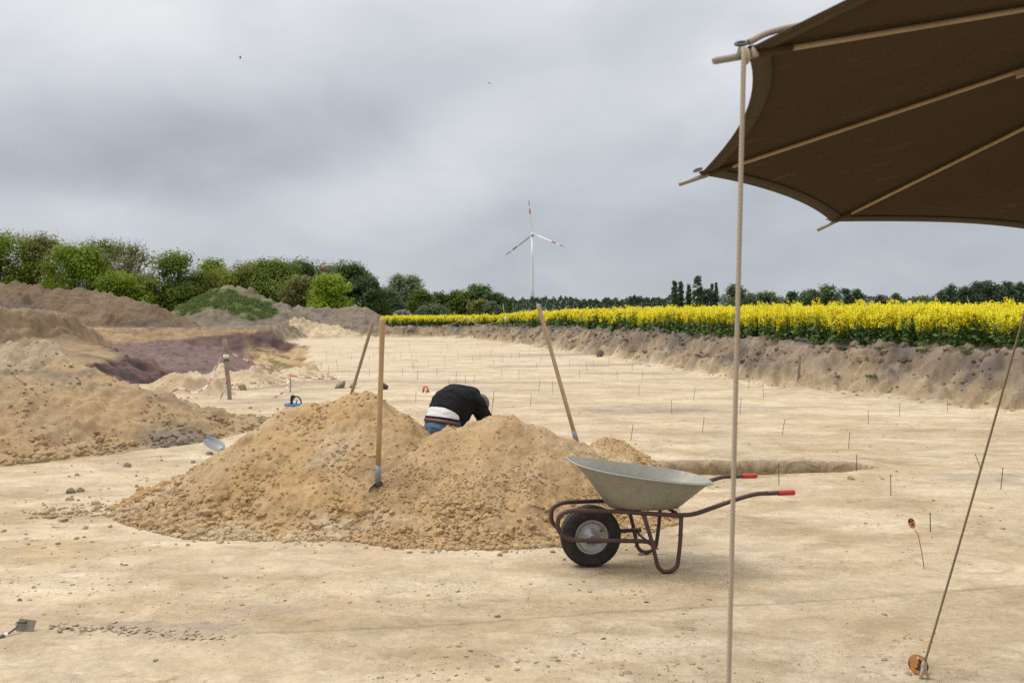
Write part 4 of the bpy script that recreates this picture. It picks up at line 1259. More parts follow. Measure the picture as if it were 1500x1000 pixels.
def umbrella():
    root = empty('canvas_umbrella', (HUB.x - UP.x * 2.6, HUB.y - UP.y * 2.6, 0))
    tag(root, 'large brown canvas umbrella with wooden ribs seen from below', 'umbrella')
    O = Vector(root.location)
    v0 = T2 - HUB
    tips = [T1, T2, T3]
    tips = []
    for k in range(10):
        R = Matrix.Rotation(math.radians(-36 * (k - 1)), 3, UP)
        tips.append(HUB + R @ v0)
    # measured tips override the regular ones
    tips[0], tips[1], tips[2] = T1, T2, T3
    # canvas: ten panels, scalloped at the rim, with the sag of stretched cloth
    NU, NR = 14, 14
    for k in range(10):
        a = tips[k]; b = tips[(k + 1) % 10]
        mb = MB(); V = []; top = HUB + UP * .012
        ca = HUB + (a - HUB) * .958 + UP * .010; cb = HUB + (b - HUB) * .958 + UP * .010
        for i in range(NR + 1):
            r = i / NR
            for j in range(NU + 1):
                s = j / NU
                edge = ca * (1 - s) + cb * s
                sc = 1 - (.042, .020, .010)[k] * (4 * s * (1 - s)) * r ** 2.2 if k < 3 else 1 - .02 * (4 * s * (1 - s)) * r ** 2.2           # scallop
                p = top + (edge - top) * (r * sc)
                bow = 4 * s * (1 - s)
                p = p + UP * (.035 * bow * r * (1 - .5 * r))
                ri = .006 * bow * r * math.sin(9 * r + 3 * s + k) * (1 if r > .5 else 0)
                V.append(p + UP * ri - O)
        Fs = [(i * (NU + 1) + j, i * (NU + 1) + j + 1, (i + 1) * (NU + 1) + j + 1, (i + 1) * (NU + 1) + j) for i in range(NR) for j in range(NU)]
        mb.add(V, Fs, 0)
        o = mb.build('canvas_panel', [M['canvas'], M['hem']], root)
        for p_ in o.data.polygons:
            if p_.index >= (NR - 0) * NU: p_.material_index = 1
        md = o.modifiers.new('cloth', 'SOLIDIFY'); md.thickness = .0035; md.offset = 1
        # seam tape sewn along the rib
        sm_ = [V[i * (NU + 1)] for i in range(NR + 1)]; sd_ = (b - a).normalized()
        tb = MB(); tb.rings([[q_ - sd_ * .016 - UP * .0015, q_ + sd_ * .016 - UP * .0015, q_ + sd_ * .016 + UP * .006, q_ - sd_ * .016 + UP * .006] for q_ in sm_], closed=False)
        tb.build('seam', M['canvas'], o)
        # hem along the scalloped rim
        rim = [V[NR * (NU + 1) + j] for j in range(NU + 1)]
        hb = MB()
        rin = [V[NR * (NU + 1) + j].lerp(V[(NR - 1) * (NU + 1) + j], .42) for j in range(NU + 1)]
        dn = UP * -.004
        hb.rings([[rin[j] + dn, rim[j] + dn, rim[j] + UP * .005, rin[j] + dn * .5] for j in range(NU + 1)])
        hb.build('hem', M['hem'], o)
    # ribs with steel end caps
    for k in range(10):
        dirv = (tips[k] - HUB).normalized(); L = (tips[k] - HUB).length
        s = HUB + dirv * .12; e = HUB + dirv * (L - .035)
        mb = MB(); mb.tube([s - O, s.lerp(e, .35) - O, s.lerp(e, .75) - O, e - O], 0, 12, 0, True, [.0074, .0074, .0070, .0066])
        rb = mb.build('rib', M['ribwood'], root)
        mb = MB(); mb.tube([e - dirv * .07 - O, e - O, e + dirv * .032 - O, e + dirv * .036 - O], 0, 12, 0, True, [.0082, .0082, .0082, .0062])
        mb.build('end_cap', M['steel'], rb)
        # sewn pocket and loop that hold the cloth to the rib
        pk = HUB + dirv * (L * .945); mb = MB()
        mb.tube([pk - dirv * .085 + UP * .002 - O, pk + UP * .002 - O], .0108, 12)
        mb.build('pocket', M['hem'], rb)
        q = HUB + dirv * (L * .965) + UP * .03; mb = MB()
        ring = [q + (dirv * math.cos(2 * math.pi * i / 14) * .015 + (UP * .6 + dirv.cross(UP) * .8).normalized() * math.sin(2 * math.pi * i / 14) * .010) - O for i in range(15)]
        mb.tube(ring, .0035, 6); mb.build('eyelet', M['dsteel'], rb)
        # strut and joint
        jn = HUB + dirv * (L * .435) - UP * .010; rn = HUB - UP * .62
        mb = MB(); mb.box(jn - O, (.06, .018, .020), Matrix(((dirv.x, -dirv.y, 0), (dirv.y, dirv.x, 0), (dirv.z, 0, 1))), 0); mb.build('joint', M['ribwood'], rb)
        mb = MB(); mb.tube([jn - O, rn + dirv * .06 - O], .007, 8); mb.build('strut', M['ribwood'], root)
    mb = MB(); mb.tube([HUB - UP * .08 - O, HUB + UP * .05 - O], .13, 20); mb.build('hub', M['ribwood'], root)
    mb = MB(); mb.tube([HUB - UP * .70 - O, HUB - UP * .58 - O], .075, 16); mb.build('runner', M['ribwood'], root)
    mb = MB(); mb.tube([Vector((0, 0, -.05)), HUB - O + UP * .12], .027, 14); mb.build('pole', M['ribwood'], root)
    return tips


TIPS = umbrella()


def ropes():
    # thick pale rope: over the end of the nearest rib and straight down to a peg
    dirv = (T1 - HUB).normalized()
    q = T1 - dirv * .068
    e = Vector((.51, 2.08, 0)); e.z = tz(e.x, e.y) + .02
    root = empty('guy_rope', (e.x, e.y, e.z)); tag(root, 'thick pale rope hanging straight down from the nearest umbrella rib', 'rope')
    O = Vector(root.location)
    side = dirv.cross(UP).normalized()
    st = q - side * .014 + Vector((0, 0, -.012))
    mb = MB(); pts = [q + side * .016 + UP * .004 - O, q + UP * .022 - O, q - side * .013 + UP * .012 - O]
    L = [st.lerp(e, t) for t in [i / 10 for i in range(11)]]
    mb.tube(pts + [p - O for p in L], .0056, 10); mb.build('line', M['rope'], root)
    mb = MB(); loop = [q + (side * math.cos(w) + UP * math.sin(w)) * .0135 - dirv * (.0028 * w) - O for w in [2 * math.pi * 1.6 * i / 40 for i in range(41)]]
    mb.tube(loop, .0075, 8)
    mb.tube(spline([q + UP * .03 - dirv * .02 - O, q + UP * .045 - dirv * .07 - O, q + UP * .05 - dirv * .15 - O, q + UP * .045 - dirv * .26 - O], 4), .0075, 8)
    mb.build('knot', M['rope'], root)
    mb = MB(); mb.tube([(.02, .03, .16), (0, 0, .04), (-.02, -.03, -.12)], .011, 8); mb.build('peg', M['dsteel'], root)
    # thin cord at the right
    e = onfloor(1349, 994); e.z = .015
    t4 = HUB + (TIPS[3] - HUB) * .985
    root = empty('guy_rope', (e.x, e.y, 0)); tag(root, 'thin brown cord running slanting down to the orange disc', 'rope')
    O = Vector(root.location)
    mb = MB(); mb.tube([t4.lerp(e, i / 12) + Vector((0, 0, -.02 * math.sin(math.pi * i / 12))) - O for i in range(13)], .0052, 8)
    mb.build('line', M['rope2'], root)
    k = e.lerp(t4, .022) - O
    mb = MB(); mb.ell(k, (.011, .011, .02)); mb.tube([k, k + Vector((.018, -.012, -.06))], .006, 8); mb.tube([k, k + Vector((-.022, -.01, -.062))], .0075, 8)
    mb.build('knot', M['rope'], root)
    mb = MB(); mb.tube([(.015, .02, .06), (-.004, -.004, -.02), (-.03, -.03, -.14)], .007, 8); mb.build('peg', M['dsteel'], root)


ropes()


# ------------------------------------------------------------------ orange tags
M['orange'] = plain('orange_tag', (.55, .245, .07), .5, var=.12, scale=30, dirt=(.14, .07, .03), dirtamt=.6, dirtscale=25)
M['tagdark'] = plain('tag_dark', (.05, .022, .014), .6)
M['tagwhite'] = plain('tag_hole', (.7, .66, .58), .6)


def text_mesh(s, size, ext=.0006):
    cu = bpy.data.curves.new('lettering', 'FONT'); cu.body = s; cu.size = size; cu.extrude = ext; cu.align_x = 'CENTER'; cu.align_y = 'CENTER'; cu.offset = .0012
    o = bpy.data.objects.new('lettering', cu); COL.objects.link(o)
    dg = bpy.context.evaluated_depsgraph_get(); me = bpy.data.meshes.new_from_object(o.evaluated_get(dg))
    bpy.data.objects.remove(o)
    me.name = 'lettering'
    return me


def disc(mb, rx, ry, th, m=0, n=40, hole=None):
    ring = [Vector((rx * math.cos(2 * math.pi * i / n), ry * math.sin(2 * math.pi * i / n), 0)) for i in range(n)]
    t = Vector((0, 0, th / 2))
    mb.rings([[p * .985 - t for p in ring], [p - t * .6 for p in ring], [p + t * .6 for p in ring], [p * .985 + t for p in ring]], m, caps=(True, True), smooth=False)


def edge_band(a0, a1, r0, r1, rx, ry, z, n=14):
    mb_v = []; f = []
    for i in range(n + 1):
        a = a0 + (a1 - a0) * i / n
        w = math.sin(math.pi * i / n) ** .7
        for r in (r1 - (r1 - r0) * w, r1):
            mb_v.append((rx * r * math.cos(a), ry * r * math.sin(a), z))
    for i in range(n): f.append((2 * i, 2 * i + 1, 2 * i + 3, 2 * i + 2))
    return mb_v, f


def tags():
    # disc lying tilted under the cord
    c = onfloor(1348, 990)
    root = empty('marker_disc', (c.x, c.y + .02, 0)); tag(root, 'round orange tag with black lettering under the slanting cord', 'tag')
    R = Matrix.Rotation(math.radians(58), 4, 'X')
    mb = MB(); disc(mb, .046, .046, .003); o = mb.build('disc', M['orange'], root); o.matrix_local = Matrix.Translation((.006, .012, .040)) @ R
    mb = MB()
    for a0, a1, w in ((2.7, 3.5, .86), (3.9, 4.6, .93), (-.9, .2, .84), (.25, .9, .93)):
        v, f = edge_band(a0, a1, w, .992, .046, .046, .0021); mb.add(v, f, 0, False)
    e = mb.build('dark_edge', M['tagdark'], o)
    lt = link('lettering', text_mesh('bng', .034), o); lt.data.materials.append(M['tagdark'])
    lt.location = (.003, -.002, .0022); lt.rotation_euler = (0, 0, math.radians(66))
    mb = MB(); disc(mb, .0052, .0052, .002, n=16); h = mb.build('hole', M['tagwhite'], o); h.location = (.0045, .029, .0022)
    # oval tag on a wire
    b = onfloor(1355, 832); top = at(1345, 783, b.y - .03)
    root = empty('marker_flag', (b.x, b.y, 0)); tag(root, 'oval orange tag on a bent orange wire stuck in the sand', 'tag')
    O = Vector(root.location)
    M['wire'] = plain('orange_wire', (.45, .19, .06), .5)
    mb = MB(); mb.tube([(.004, 0, -.06), (top - O) * .5, top - O, at(1340, 775, b.y - .03) - O], .0032, 8); mb.build('wire', M['wire'], root)
    c = at(1335.5, 766, b.y - .033) - O
    mb = MB(); disc(mb, .022, .034, .003); o = mb.build('disc', M['orange'], root)
    o.matrix_local = Matrix.Translation(c) @ Matrix.Rotation(math.radians(84), 4, 'X') @ Matrix.Rotation(math.radians(18), 4, 'Z')
    mb = MB(); v, f = edge_band(.15, math.pi - .15, .25, .99, .022, .034, .0021, 20); mb.add(v, f, 0, False); mb.build('dark_top', M['tagdark'], o)
    mb = MB(); disc(mb, .0032, .0032, .001, n=14); h = mb.build('hole', M['tagwhite'], o); h.location = (.002, .023, .0028)
    lt = link('lettering', text_mesh('g', .026), o); lt.data.materials.append(M['tagdark']); lt.location = (.001, -.006, .0024)


tags()


# ------------------------------------------------------------------ wheelbarrow
def barrow():
    root = empty('wheelbarrow', (.514, 5.59, 0), (0, 0, math.radians(8)))
    tag(root, 'galvanised wheelbarrow with dark brown frame, red grips and one black wheel', 'wheelbarrow')
    t = NT('galvanised_tray'); p = t.pos()
    n1 = t.noise(p, 7, 9, .7, .6); n2 = t.noise(p, 40, 6, .65); vo = t.n('ShaderNodeTexVoronoi', Scale=26.0, Vector=p)
    col = t.mixc(n1, (.225, .215, .17, 1), (.345, .345, .30, 1))
    col = t.mixc(t.maprange(vo.outputs['Distance'], .0, .9, 0, .22), col, (.38, .40, .38, 1))
    col = t.mixc(t.maprange(n2, .5, .75, 0, .5), col, (.30, .225, .135, 1))
    xyz = t.n('ShaderNodeSeparateXYZ', Vector=p)
    sp = t.noise(p, 16, 8, .75)
    col = t.mixc(t.maprange(sp, .56, .70, 0, .75), col, (.44, .34, .22, 1))
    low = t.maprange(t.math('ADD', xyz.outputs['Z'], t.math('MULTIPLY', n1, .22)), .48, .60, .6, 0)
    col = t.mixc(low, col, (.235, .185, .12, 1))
    mp = t.n('ShaderNodeMapping', Vector=p); mp.inputs['Scale'].default_value = (9, 9, 1.2)
    col = t.mixc(t.maprange(t.noise(mp.outputs[0], 2.2, 6, .7), .58, .75, 0, .45), col, (.17, .14, .10, 1))
    t.principled(Base_Color=col, Roughness=t.maprange(n2, .3, .7, .5, .75), Metallic=.25, Specular_IOR_Level=.4, Normal=t.bump(t.math('ADD', n2, t.math('MULTIPLY', n1, 2.0)), .35, .004))
    M['galv'] = t.mat
    t = NT('brown_tube'); p = t.pos(); n = t.noise(p, 14, 8, .7); n2 = t.noise(p, 60, 6, .7)
    col = t.mixc(n, (.050, .026, .024, 1), (.085, .045, .038, 1))
    col = t.mixc(t.maprange(n2, .56, .7, 0, .6), col, (.19, .125, .075, 1))
    t.principled(Base_Color=col, Roughness=.5, Specular_IOR_Level=.45, Normal=t.bump(n2, .3, .002))
    M['tubep'] = t.mat
    M['grip'] = plain('red_grip', (.46, .035, .035), .45, var=.2, scale=30, dirt=(.25, .08, .06), dirtamt=.5, dirtscale=30)
    M['tyre'] = plain('tyre_rubber', (.020, .020, .019), .75, var=.3, scale=20, dirt=(.12, .09, .06), dirtamt=.45, dirtscale=14)
    M['rim'] = plain('wheel_rim', (.36, .37, .37), .4, .55, var=.15, scale=12, dirt=(.30, .22, .14), dirtamt=.55, dirtscale=14)

    # tray: superellipse rings from the base to the tilted rim
    def ring(u0, u1, v, zf, zr, ex, n=64, bow=0.0):
        cx, rx = (u0 + u1) / 2, (u1 - u0) / 2
        out = []
        for i in range(n):
            a = 2 * math.pi * i / n
            c, s = math.cos(a), math.sin(a)
            u = math.copysign(abs(c) ** ex, c); w = math.copysign(abs(s) ** ex, s)
            uu = cx + rx * u
            k = min(1.0, max(0.0, (uu - u0) / (u1 - u0)))
            vv = v * w * (1 - .16 * (1 - k) ** 2 - .05 * k ** 3)
            z = zf + (zr - zf) * (k ** .75) + bow * (1 - abs(w)) * 0
            out.append(Vector((uu, vv, z)))
        return out
    R = [ring(.13, .56, .165, .392, .392, .55), ring(.115, .575, .185, .395, .394, .55), ring(.10, .60, .20, .415, .41, .6), ring(.06, .645, .225, .47, .447, .62), ring(-.01, .715, .26, .57, .50, .64), ring(-.085, .765, .285, .655, .535, .66), ring(-.145, .79, .303, .712, .553, .68)]
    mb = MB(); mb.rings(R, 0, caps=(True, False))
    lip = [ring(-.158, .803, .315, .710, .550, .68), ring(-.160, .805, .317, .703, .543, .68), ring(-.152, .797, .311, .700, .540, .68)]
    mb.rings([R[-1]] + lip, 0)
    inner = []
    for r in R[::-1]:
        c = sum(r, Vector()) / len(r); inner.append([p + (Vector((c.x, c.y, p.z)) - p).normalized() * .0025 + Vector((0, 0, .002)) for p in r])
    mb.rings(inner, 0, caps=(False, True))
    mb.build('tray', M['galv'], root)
    # frame: one bent tube each side, hairpin round the wheel
    for s in (-1, 1):
        nu = []
        path = [(1.10, s * .285, .505), (1.02, s * .285, .505), (.90, s * .275, .475), (.615, s * .225, .368), (.50, s * .205, .366), (.10, s * .15, .392), (-.16, s * .115, .398), (-.235, s * .112, .37), (-.245, s * .112, .27), (-.17, s * .110, .208), (.0, s * .108, .197), (.30, s * .135, .190), (.385, s * .16, .184)]
        mb = MB(); mb.tube(fillet(path, .09, 7), .0145, 12); mb.build('frame_tube', M['tubep'], root)
        mb = MB(); gx = Vector((1.09, s * .285, .505)); ge = Vector((1.255, s * .285, .505))
        mb.tube([gx, gx + Vector((.11, 0, 0))], .0148, 12); tb = mb.build('handle', M['tubep'], root)
        mb = MB(); a = Vector((1.165, s * .285, .505)); pts = [a, a + Vector((.004, 0, 0)), a + Vector((.05, 0, 0)), a + Vector((.10, 0, 0)), a + Vector((.108, 0, 0)), a + Vector((.112, 0, 0))]
        mb.tube(pts, 0, 14, 0, True, [.0165, .018, .0172, .018, .016, .010]); mb.build('grip', M['grip'], tb)
        # leg: a V of bent tube
        leg = [(.30, s * .20, .372), (.345, s * .215, .22), (.385, s * .225, .045), (.42, s * .225, .0145), (.475, s * .225, .0145), (.515, s * .225, .045), (.535, s * .22, .2), (.545, s * .21, .366)]
        mb = MB(); mb.tube(fillet(leg, .05, 6), .0135, 12); mb.build('leg', M['tubep'], root)
    mb = MB()
    mb.tube([(.31, -.20, .36), (.31, .20, .36)], .012, 10); mb.tube([(.545, -.21, .352), (.545, .21, .352)], .012, 10)
    mb.tube([(.36, -.218, .17), (.36, .218, .17)], .009, 10)
    mb.build('cross_brace', M['tubep'], root)
    # wheel
    w = empty('wheel', (0, 0, 0)); w.parent = root; w.location = (0, 0, .2)
    mb = MB(); prof = [(.108, .036), (.118, .043), (.140, .049), (.168, .049), (.186, .042), (.1955, .030), (.199, .012), (.199, -.012), (.1955, -.030), (.186, -.042), (.168, -.049), (.140, -.049), (.118, -.043), (.108, -.036)]
    n = 72
    mb.rings([[Vector((r * math.cos(2 * math.pi * i / n), v, r * math.sin(2 * math.pi * i / n))) for (r, v) in prof] for i in range(n)], 0, closed=True)
    for i in range(n):
        a = 2 * math.pi * (i + .5) / n
        for v, da in ((.027, .0), (-.027, .5), (.0, .25)):
            aa = a + da * 2 * math.pi / n
            Rm = Matrix(((math.cos(aa), 0, -math.sin(aa)), (0, 1, 0), (math.sin(aa), 0, math.cos(aa))))
            mb.box(Rm @ Vector((.1930 if v else .1968, v, 0)), (.006, .024, .0105), Rm)
    for s in (-1, 1):
        for r in (.130, .150):
            mb.tube([Vector((r * math.cos(a), s * .0485, r * math.sin(a))) for a in [2 * math.pi * k / 60 for k in range(61)]], .0022, 6, 0, False)
    mb.build('tyre', M['tyre'], w)
    mb = MB()
    for s in (-1, 1):
        prof = [(.112, .030), (.112, .040), (.107, .042), (.100, .039), (.096, .026), (.080, .021), (.062, .022), (.052, .026), (.044, .034), (.030, .037), (.024, .055), (.010, .057), (.0005, .057)]
        rings = [[Vector((r * math.cos(2 * math.pi * i / 48), s * v, r * math.sin(2 * math.pi * i / 48))) for i in range(48)] for r, v in prof]
        mb.rings(rings if s < 0 else rings, 0)
    mb.build('rim', M['rim'], w)
    mb = MB(); mb.tube([(0, -.118, 0), (0, .118, 0)], .0095, 12)
    for s in (-1, 1):
        mb.box((0, s * .112, -.012), (.10, .005, .018)); mb.tube([(-.035, s * .120, -.016), (-.035, s * .104, -.016)], .007, 6); mb.tube([(.035, s * .120, -.016), (.035, s * .104, -.016)], .007, 6)
    mb.tube([(.06, -.028, .035), (.075, -.042, .045)], .004, 8)
    mb.build('axle', M['dsteel'], w)


barrow()

# ------------------------------------------------------------------ spades and hoe
M['ash'] = plain('ash_handle', (.40, .265, .135), .55, var=.2, scale=6, dirt=(.22, .13, .06), dirtamt=.5, dirtscale=5)
M['ash2'] = plain('grey_handle', (.30, .23, .155), .65, var=.25, scale=6, dirt=(.15, .11, .07), dirtamt=.5, dirtscale=5)
M['ash3'] = plain('pale_handle', (.43, .31, .19), .55, var=.18, scale=6, dirt=(.24, .16, .09), dirtamt=.5, dirtscale=5)
M['blade'] = plain('spade_steel', (.215, .225, .235), .5, .35, var=.2, scale=10, dirt=(.30, .225, .14), dirtamt=.6, dirtscale=9)


def spade(label, top, foot, r=.017, mat='ash', facing=(0, -1, 0), blade=.27, width=.19, group='spades standing in the sand heaps', crank=0.0):
    top = Vector(top); foot = Vector(foot)
    ax = (top - foot).normalized()
    root = empty('spade', foot); tag(root, label, 'spade', group)
    O = foot
    fc = Vector(facing); fc = (fc - ax * fc.dot(ax)).normalized(); sd = ax.cross(fc).normalized()
    sock = foot + ax * .0
    L = (top - foot).length
    mb = MB(); pts = [foot + ax * (.02), foot + ax * .3 * L, foot + ax * .7 * L, top - ax * .06, top - ax * .02, top - ax * .006, top]
    mb.tube([p - O for p in pts], 0, 14, 0, True, [r * .95, r * 1.02, r * .96, r * 1.04, r * 1.08, r * .9, r * .5])
    mb.build('handle', M[mat], root)
    mb = MB()
    mb.tube([ax * .10, ax * .02, ax * -.05], 0, 14, 0, True, [r * 1.12, r * 1.22, r * 1.1])
    # dished pointed blade below the socket
    NU, NV = 9, 10; V = []
    for i in range(NV + 1):
        t = i / NV
        w = width * .5 * (min(1, .30 + 3.2 * t) if t < .22 else 1.0) * (1 if t < .6 else math.sqrt(max(.0, 1 - ((t - .6) / .42) ** 2)))
        for j in range(NU + 1):
            s = -1 + 2 * j / NU
            V.append(ax * (-.02 - blade * t) + sd * (w * s) + fc * (-.018 + .030 * s * s - .02 * math.sin(math.pi * t) + crank * blade * t))
    Fs = [(i * (NU + 1) + j, i * (NU + 1) + j + 1, (i + 1) * (NU + 1) + j + 1, (i + 1) * (NU + 1) + j) for i in range(NV) for j in range(NU)]
    mb.add(V, Fs)
    o = mb.build('blade', M['blade'], root)
    md = o.modifiers.new('sheet', 'SOLIDIFY'); md.thickness = .0035
    return root


d = 6.72; spade('spade with honey coloured handle stuck upright in the tall heap front', at(560.5, 466, d), at(553.5, 700, d - .02), .0205, 'ash', (.75, -.65, 0), .22, .17)
d = 8.25; spade('spade with thin greyish handle leaning behind the tall heap', at(547, 470, d), at(507, 602, d + .15), .0155, 'ash2', (0, -1, 0))
d = 7.5; spade('spade with pale handle leaning left at the right end of the pale heap', at(788, 445, d), at(844.5, 646, d + .02), .0185, 'ash3', (.5, -.8, 0), .24, .17)
# spade lying behind the tall heap, its bright blade showing
b0 = onfloor(300, 662)
root = spade('spade lying on the ground, only its steel blade showing left of the tall heap', (b0.x + 1.30, b0.y - .80, .03), (b0.x + .30, b0.y - .18, .06), .016, 'ash2', (-.15, -.45, 1), .27, .17, None, .45)

M['darkgrip'] = plain('hoe_grip', (.065, .055, .048), .6, var=.3, scale=20)


def hoe():
    b = onfloor(38, 924)
    root = empty('hand_hoe', (b.x, b.y, .0)); tag(root, 'hand hoe with flat steel blade and dark grip at the lower left', 'hoe')
    # blade: a flat plate standing on its edge
    mb = MB()
    Rb = Matrix.Rotation(math.radians(-12), 3, 'Z') @ Matrix.Rotation(math.radians(-26), 3, 'X')
    c = Vector((0, 0, .030))
    V = []
    for u, v in ((-.052, -.029), (.052, -.031), (.051, .029), (-.051, .031)):
        V.append(c + Rb @ Vector((u, 0, v)))
    V2 = [p + Rb @ Vector((0, .0025, 0)) for p in V]
    mb.add(V + V2, [(0, 1, 2, 3), (7, 6, 5, 4), (0, 4, 5, 1), (1, 5, 6, 2), (2, 6, 7, 3), (3, 7, 4, 0)], 0, False)
    M['hoeblade'] = plain('hoe_steel', (.20, .175, .14), .55, .45, var=.3, scale=25, dirt=(.30, .23, .15), dirtamt=.7, dirtscale=30)
    mb.build('blade', M['hoeblade'], root)
    f = at(10, 929, b.y - .07) - Vector(root.location); s = c + Rb @ Vector((-.002, -.004, .016))
    mb = MB(); mb.tube(spline([s, s + Vector((-.04, -.012, .002)), (s + f) / 2 + Vector((0, 0, .006)), f], 5), 0, 10, 0, True, [.006 - .0012 * abs(i / 15 - .5) for i in range(16)]); mb.build('neck', M['dsteel'], root)
    dr = (f - s).normalized(); dr = (dr + Vector((-.1, -.25, -.02))).normalized()
    mb = MB(); mb.tube([f - dr * .004, f + dr * .014], 0, 14, 0, True, [.0125, .0125]); mb.build('collar', M['tagwhite'], root)
    mb = MB(); mb.tube([f + dr * .014, f + dr * .02, f + dr * .07, f + dr * .14, f + dr * .18, f + dr * .185], 0, 14, 0, True, [.0145, .016, .0175, .017, .018, .012]); mb.build('grip', M['darkgrip'], root)


hoe()

# ------------------------------------------------------------------ marker pins
M['rust'] = plain('rusty_pin', (.11, .072, .048), .8, .2, var=.4, scale=60)


def pins():
    rr = random.Random(4)
    def proto(h):
        mb = MB(); mb.tube([(0, 0, -.04), (0, 0, h * .5), (0, 0, h)], .0037, 8)
        mb.tube([(0, 0, h - .002), (0, 0, h + .004)], .0075, 8)
        return mb.mesh('marker_pin', M['rust'])
    meshes = [proto(h) for h in (.17, .20, .23)]
    G = 'marker pins on the dig floor'
    lone = [((1305, 727), .185, 0, 'rusty pin standing in front of the right end of the trench'), ((1363, 778), .135, 0, 'rusty pin just behind the oval orange tag'),
            ((1437, 688), .17, -.35, 'rusty pin leaning left, beside the slanting cord'), ((1466, 717), .2, .12, 'rusty pin in the grey stain right of the slanting cord'),
            ((1141, 710), .2, 0, 'rusty pin at the front edge of the trench behind the barrow grip'), ((1255, 692), .16, 0, 'rusty pin inside the trench against its back wall'),
            ((1243, 657), .2, .06, 'rusty pin alone on the floor behind the trench'), ((1146, 636), .2, .15, 'rusty pin on the floor behind the barrow handles, right of the thick rope'),
            ((1029, 633), .2, .1, 'rusty pin on the floor left of the thick rope, above the barrow tray'), ((924, 645), .2, .15, 'rusty pin beside the small crumbly heap'),
            ((1318, 609), .19, 0, 'pin close to the bank foot, left of two on the right'), ((1388, 603), .19, 0, 'pin at the bank foot furthest to the right'),
            ((1272, 621), .2, 0, 'pin on the bare floor below the bank bend'), ((723, 589), .2, 0, 'pin right beside the bending man, farther one of two'), ((720, 606), .24, .1, 'pin right beside the bending man, nearer one of two')]
    for (px, py), h, lean, lab in lone:
        p = onfloor(px, py)
        m = proto(h); o = link('marker_pin', m); o.location = (p.x, p.y, tz(p.x, p.y)); o.rotation_euler = (rr.uniform(-.05, .05), lean, 0)
        tag(o, lab, 'marker pin', G)
    P = [(984, 606), (1084, 607), (1075, 594), (936, 578), (1016, 586), (1119, 585), (941, 554), (926, 546), (1096, 569), (892, 535),
         (612, 557), (668, 560), (657, 564), (682, 562), (694, 562), (777, 594), (789, 576), (810, 577), (609, 589), (541, 552), (495, 543), (482, 548), (515, 528), (541, 529), (547, 524), (569, 526), (587, 525), (577, 533), (604, 541), (606, 541), (628, 540), (652, 537), (692, 530), (723, 535), (734, 532), (737, 532), (785, 543), (792, 531), (849, 555), (749, 526), (719, 522), (703, 527), (603, 524), (580, 506), (646, 520), (761, 524), (775, 520), (600, 512), (555, 515), (533, 511), (655, 511), (690, 514), (722, 516), (510, 506), (545, 503), (628, 507), (668, 505), (700, 508), (735, 512), (795, 518), (820, 525), (835, 538), (860, 545), (870, 538), (905, 556), (760, 556), (735, 551), (818, 553), (560, 541), (590, 549), (640, 549), (671, 524), (610, 531), (498, 520), (478, 530), (470, 541), (488, 511)]
    for i, (px, py) in enumerate(P):
        p = onfloor(px, py)
        o = link('marker_pin', meshes[i % 3]); o.location = (p.x, p.y, tz(p.x, p.y)); o.rotation_euler = (rr.uniform(-.08, .08), rr.uniform(-.12, .12), rr.uniform(0, 6))
        o.scale = (1, 1, rr.uniform(.9, 1.4))
        tag(o, 'thin marker pin on the open pale floor in the middle distance', 'marker pin', G)


pins()

# ------------------------------------------------------------------ post, tape, bucket and small things at the pit brink
M['postw'] = plain('weathered_post', (.27, .225, .175), .85, var=.35, scale=9, bump=.004, dirt=(.08, .065, .05), dirtamt=.8, dirtscale=4)


def tape_mat():
    t = NT('barrier_tape')
    u = t.n('ShaderNodeAttribute', attribute_name='col').outputs['Color']
    t.principled(Base_Color=u, Roughness=.45, Specular_IOR_Level=.3)
    return t.mat


M['tape'] = tape_mat()


def tape(label, pts, width=.034, step=.16, twist=1.5, seed=0, name='barrier_tape'):
    pts = spline(pts, 10); rr = random.Random(seed)
    L = [0]
    for a, b in zip(pts[:-1], pts[1:]): L.append(L[-1] + (b - a).length)
    n = max(8, int(L[-1] / (step / 4)))
    V = []; C = []; Q = []
    def P(s):
        for i in range(len(L) - 1):
            if L[i + 1] >= s: return pts[i].lerp(pts[i + 1], (s - L[i]) / max(1e-6, L[i + 1] - L[i]))
        return pts[-1]
    ctr = pts[len(pts) // 2].copy()
    k = 0
    for i in range(n):
        s0 = L[-1] * i / n; s1 = L[-1] * (i + 1) / n
        red = int(s0 / step) % 2 == 0
        for s in (s0, s1):
            p = P(s); tg = (P(min(L[-1], s + .02)) - P(max(0, s - .02))).normalized()
            side = tg.cross(Vector((0, 0, 1))); side = side.normalized() if side.length > 1e-3 else Vector((1, 0, 0))
            up = side.cross(tg); w = twist * math.sin(s * 1.3 + seed)
            dv = (up * math.cos(w) + side * math.sin(w)) * width / 2
            V += [p - dv - ctr, p + dv - ctr]
            C += [(.50, .17, .15) if red else (.72, .70, .67)] * 2
        Q.append((k, k + 1, k + 3, k + 2)); k += 4
    me = np_mesh(name, np.array([v[:] for v in V]), np.array(Q), M['tape'], np.array(C), colname='col', smooth=True)
    o = link(name, me); o.location = ctr
    md = o.modifiers.new('film', 'SOLIDIFY'); md.thickness = .002
    tag(o, label, 'barrier tape', 'red and white barrier tapes')
    return o


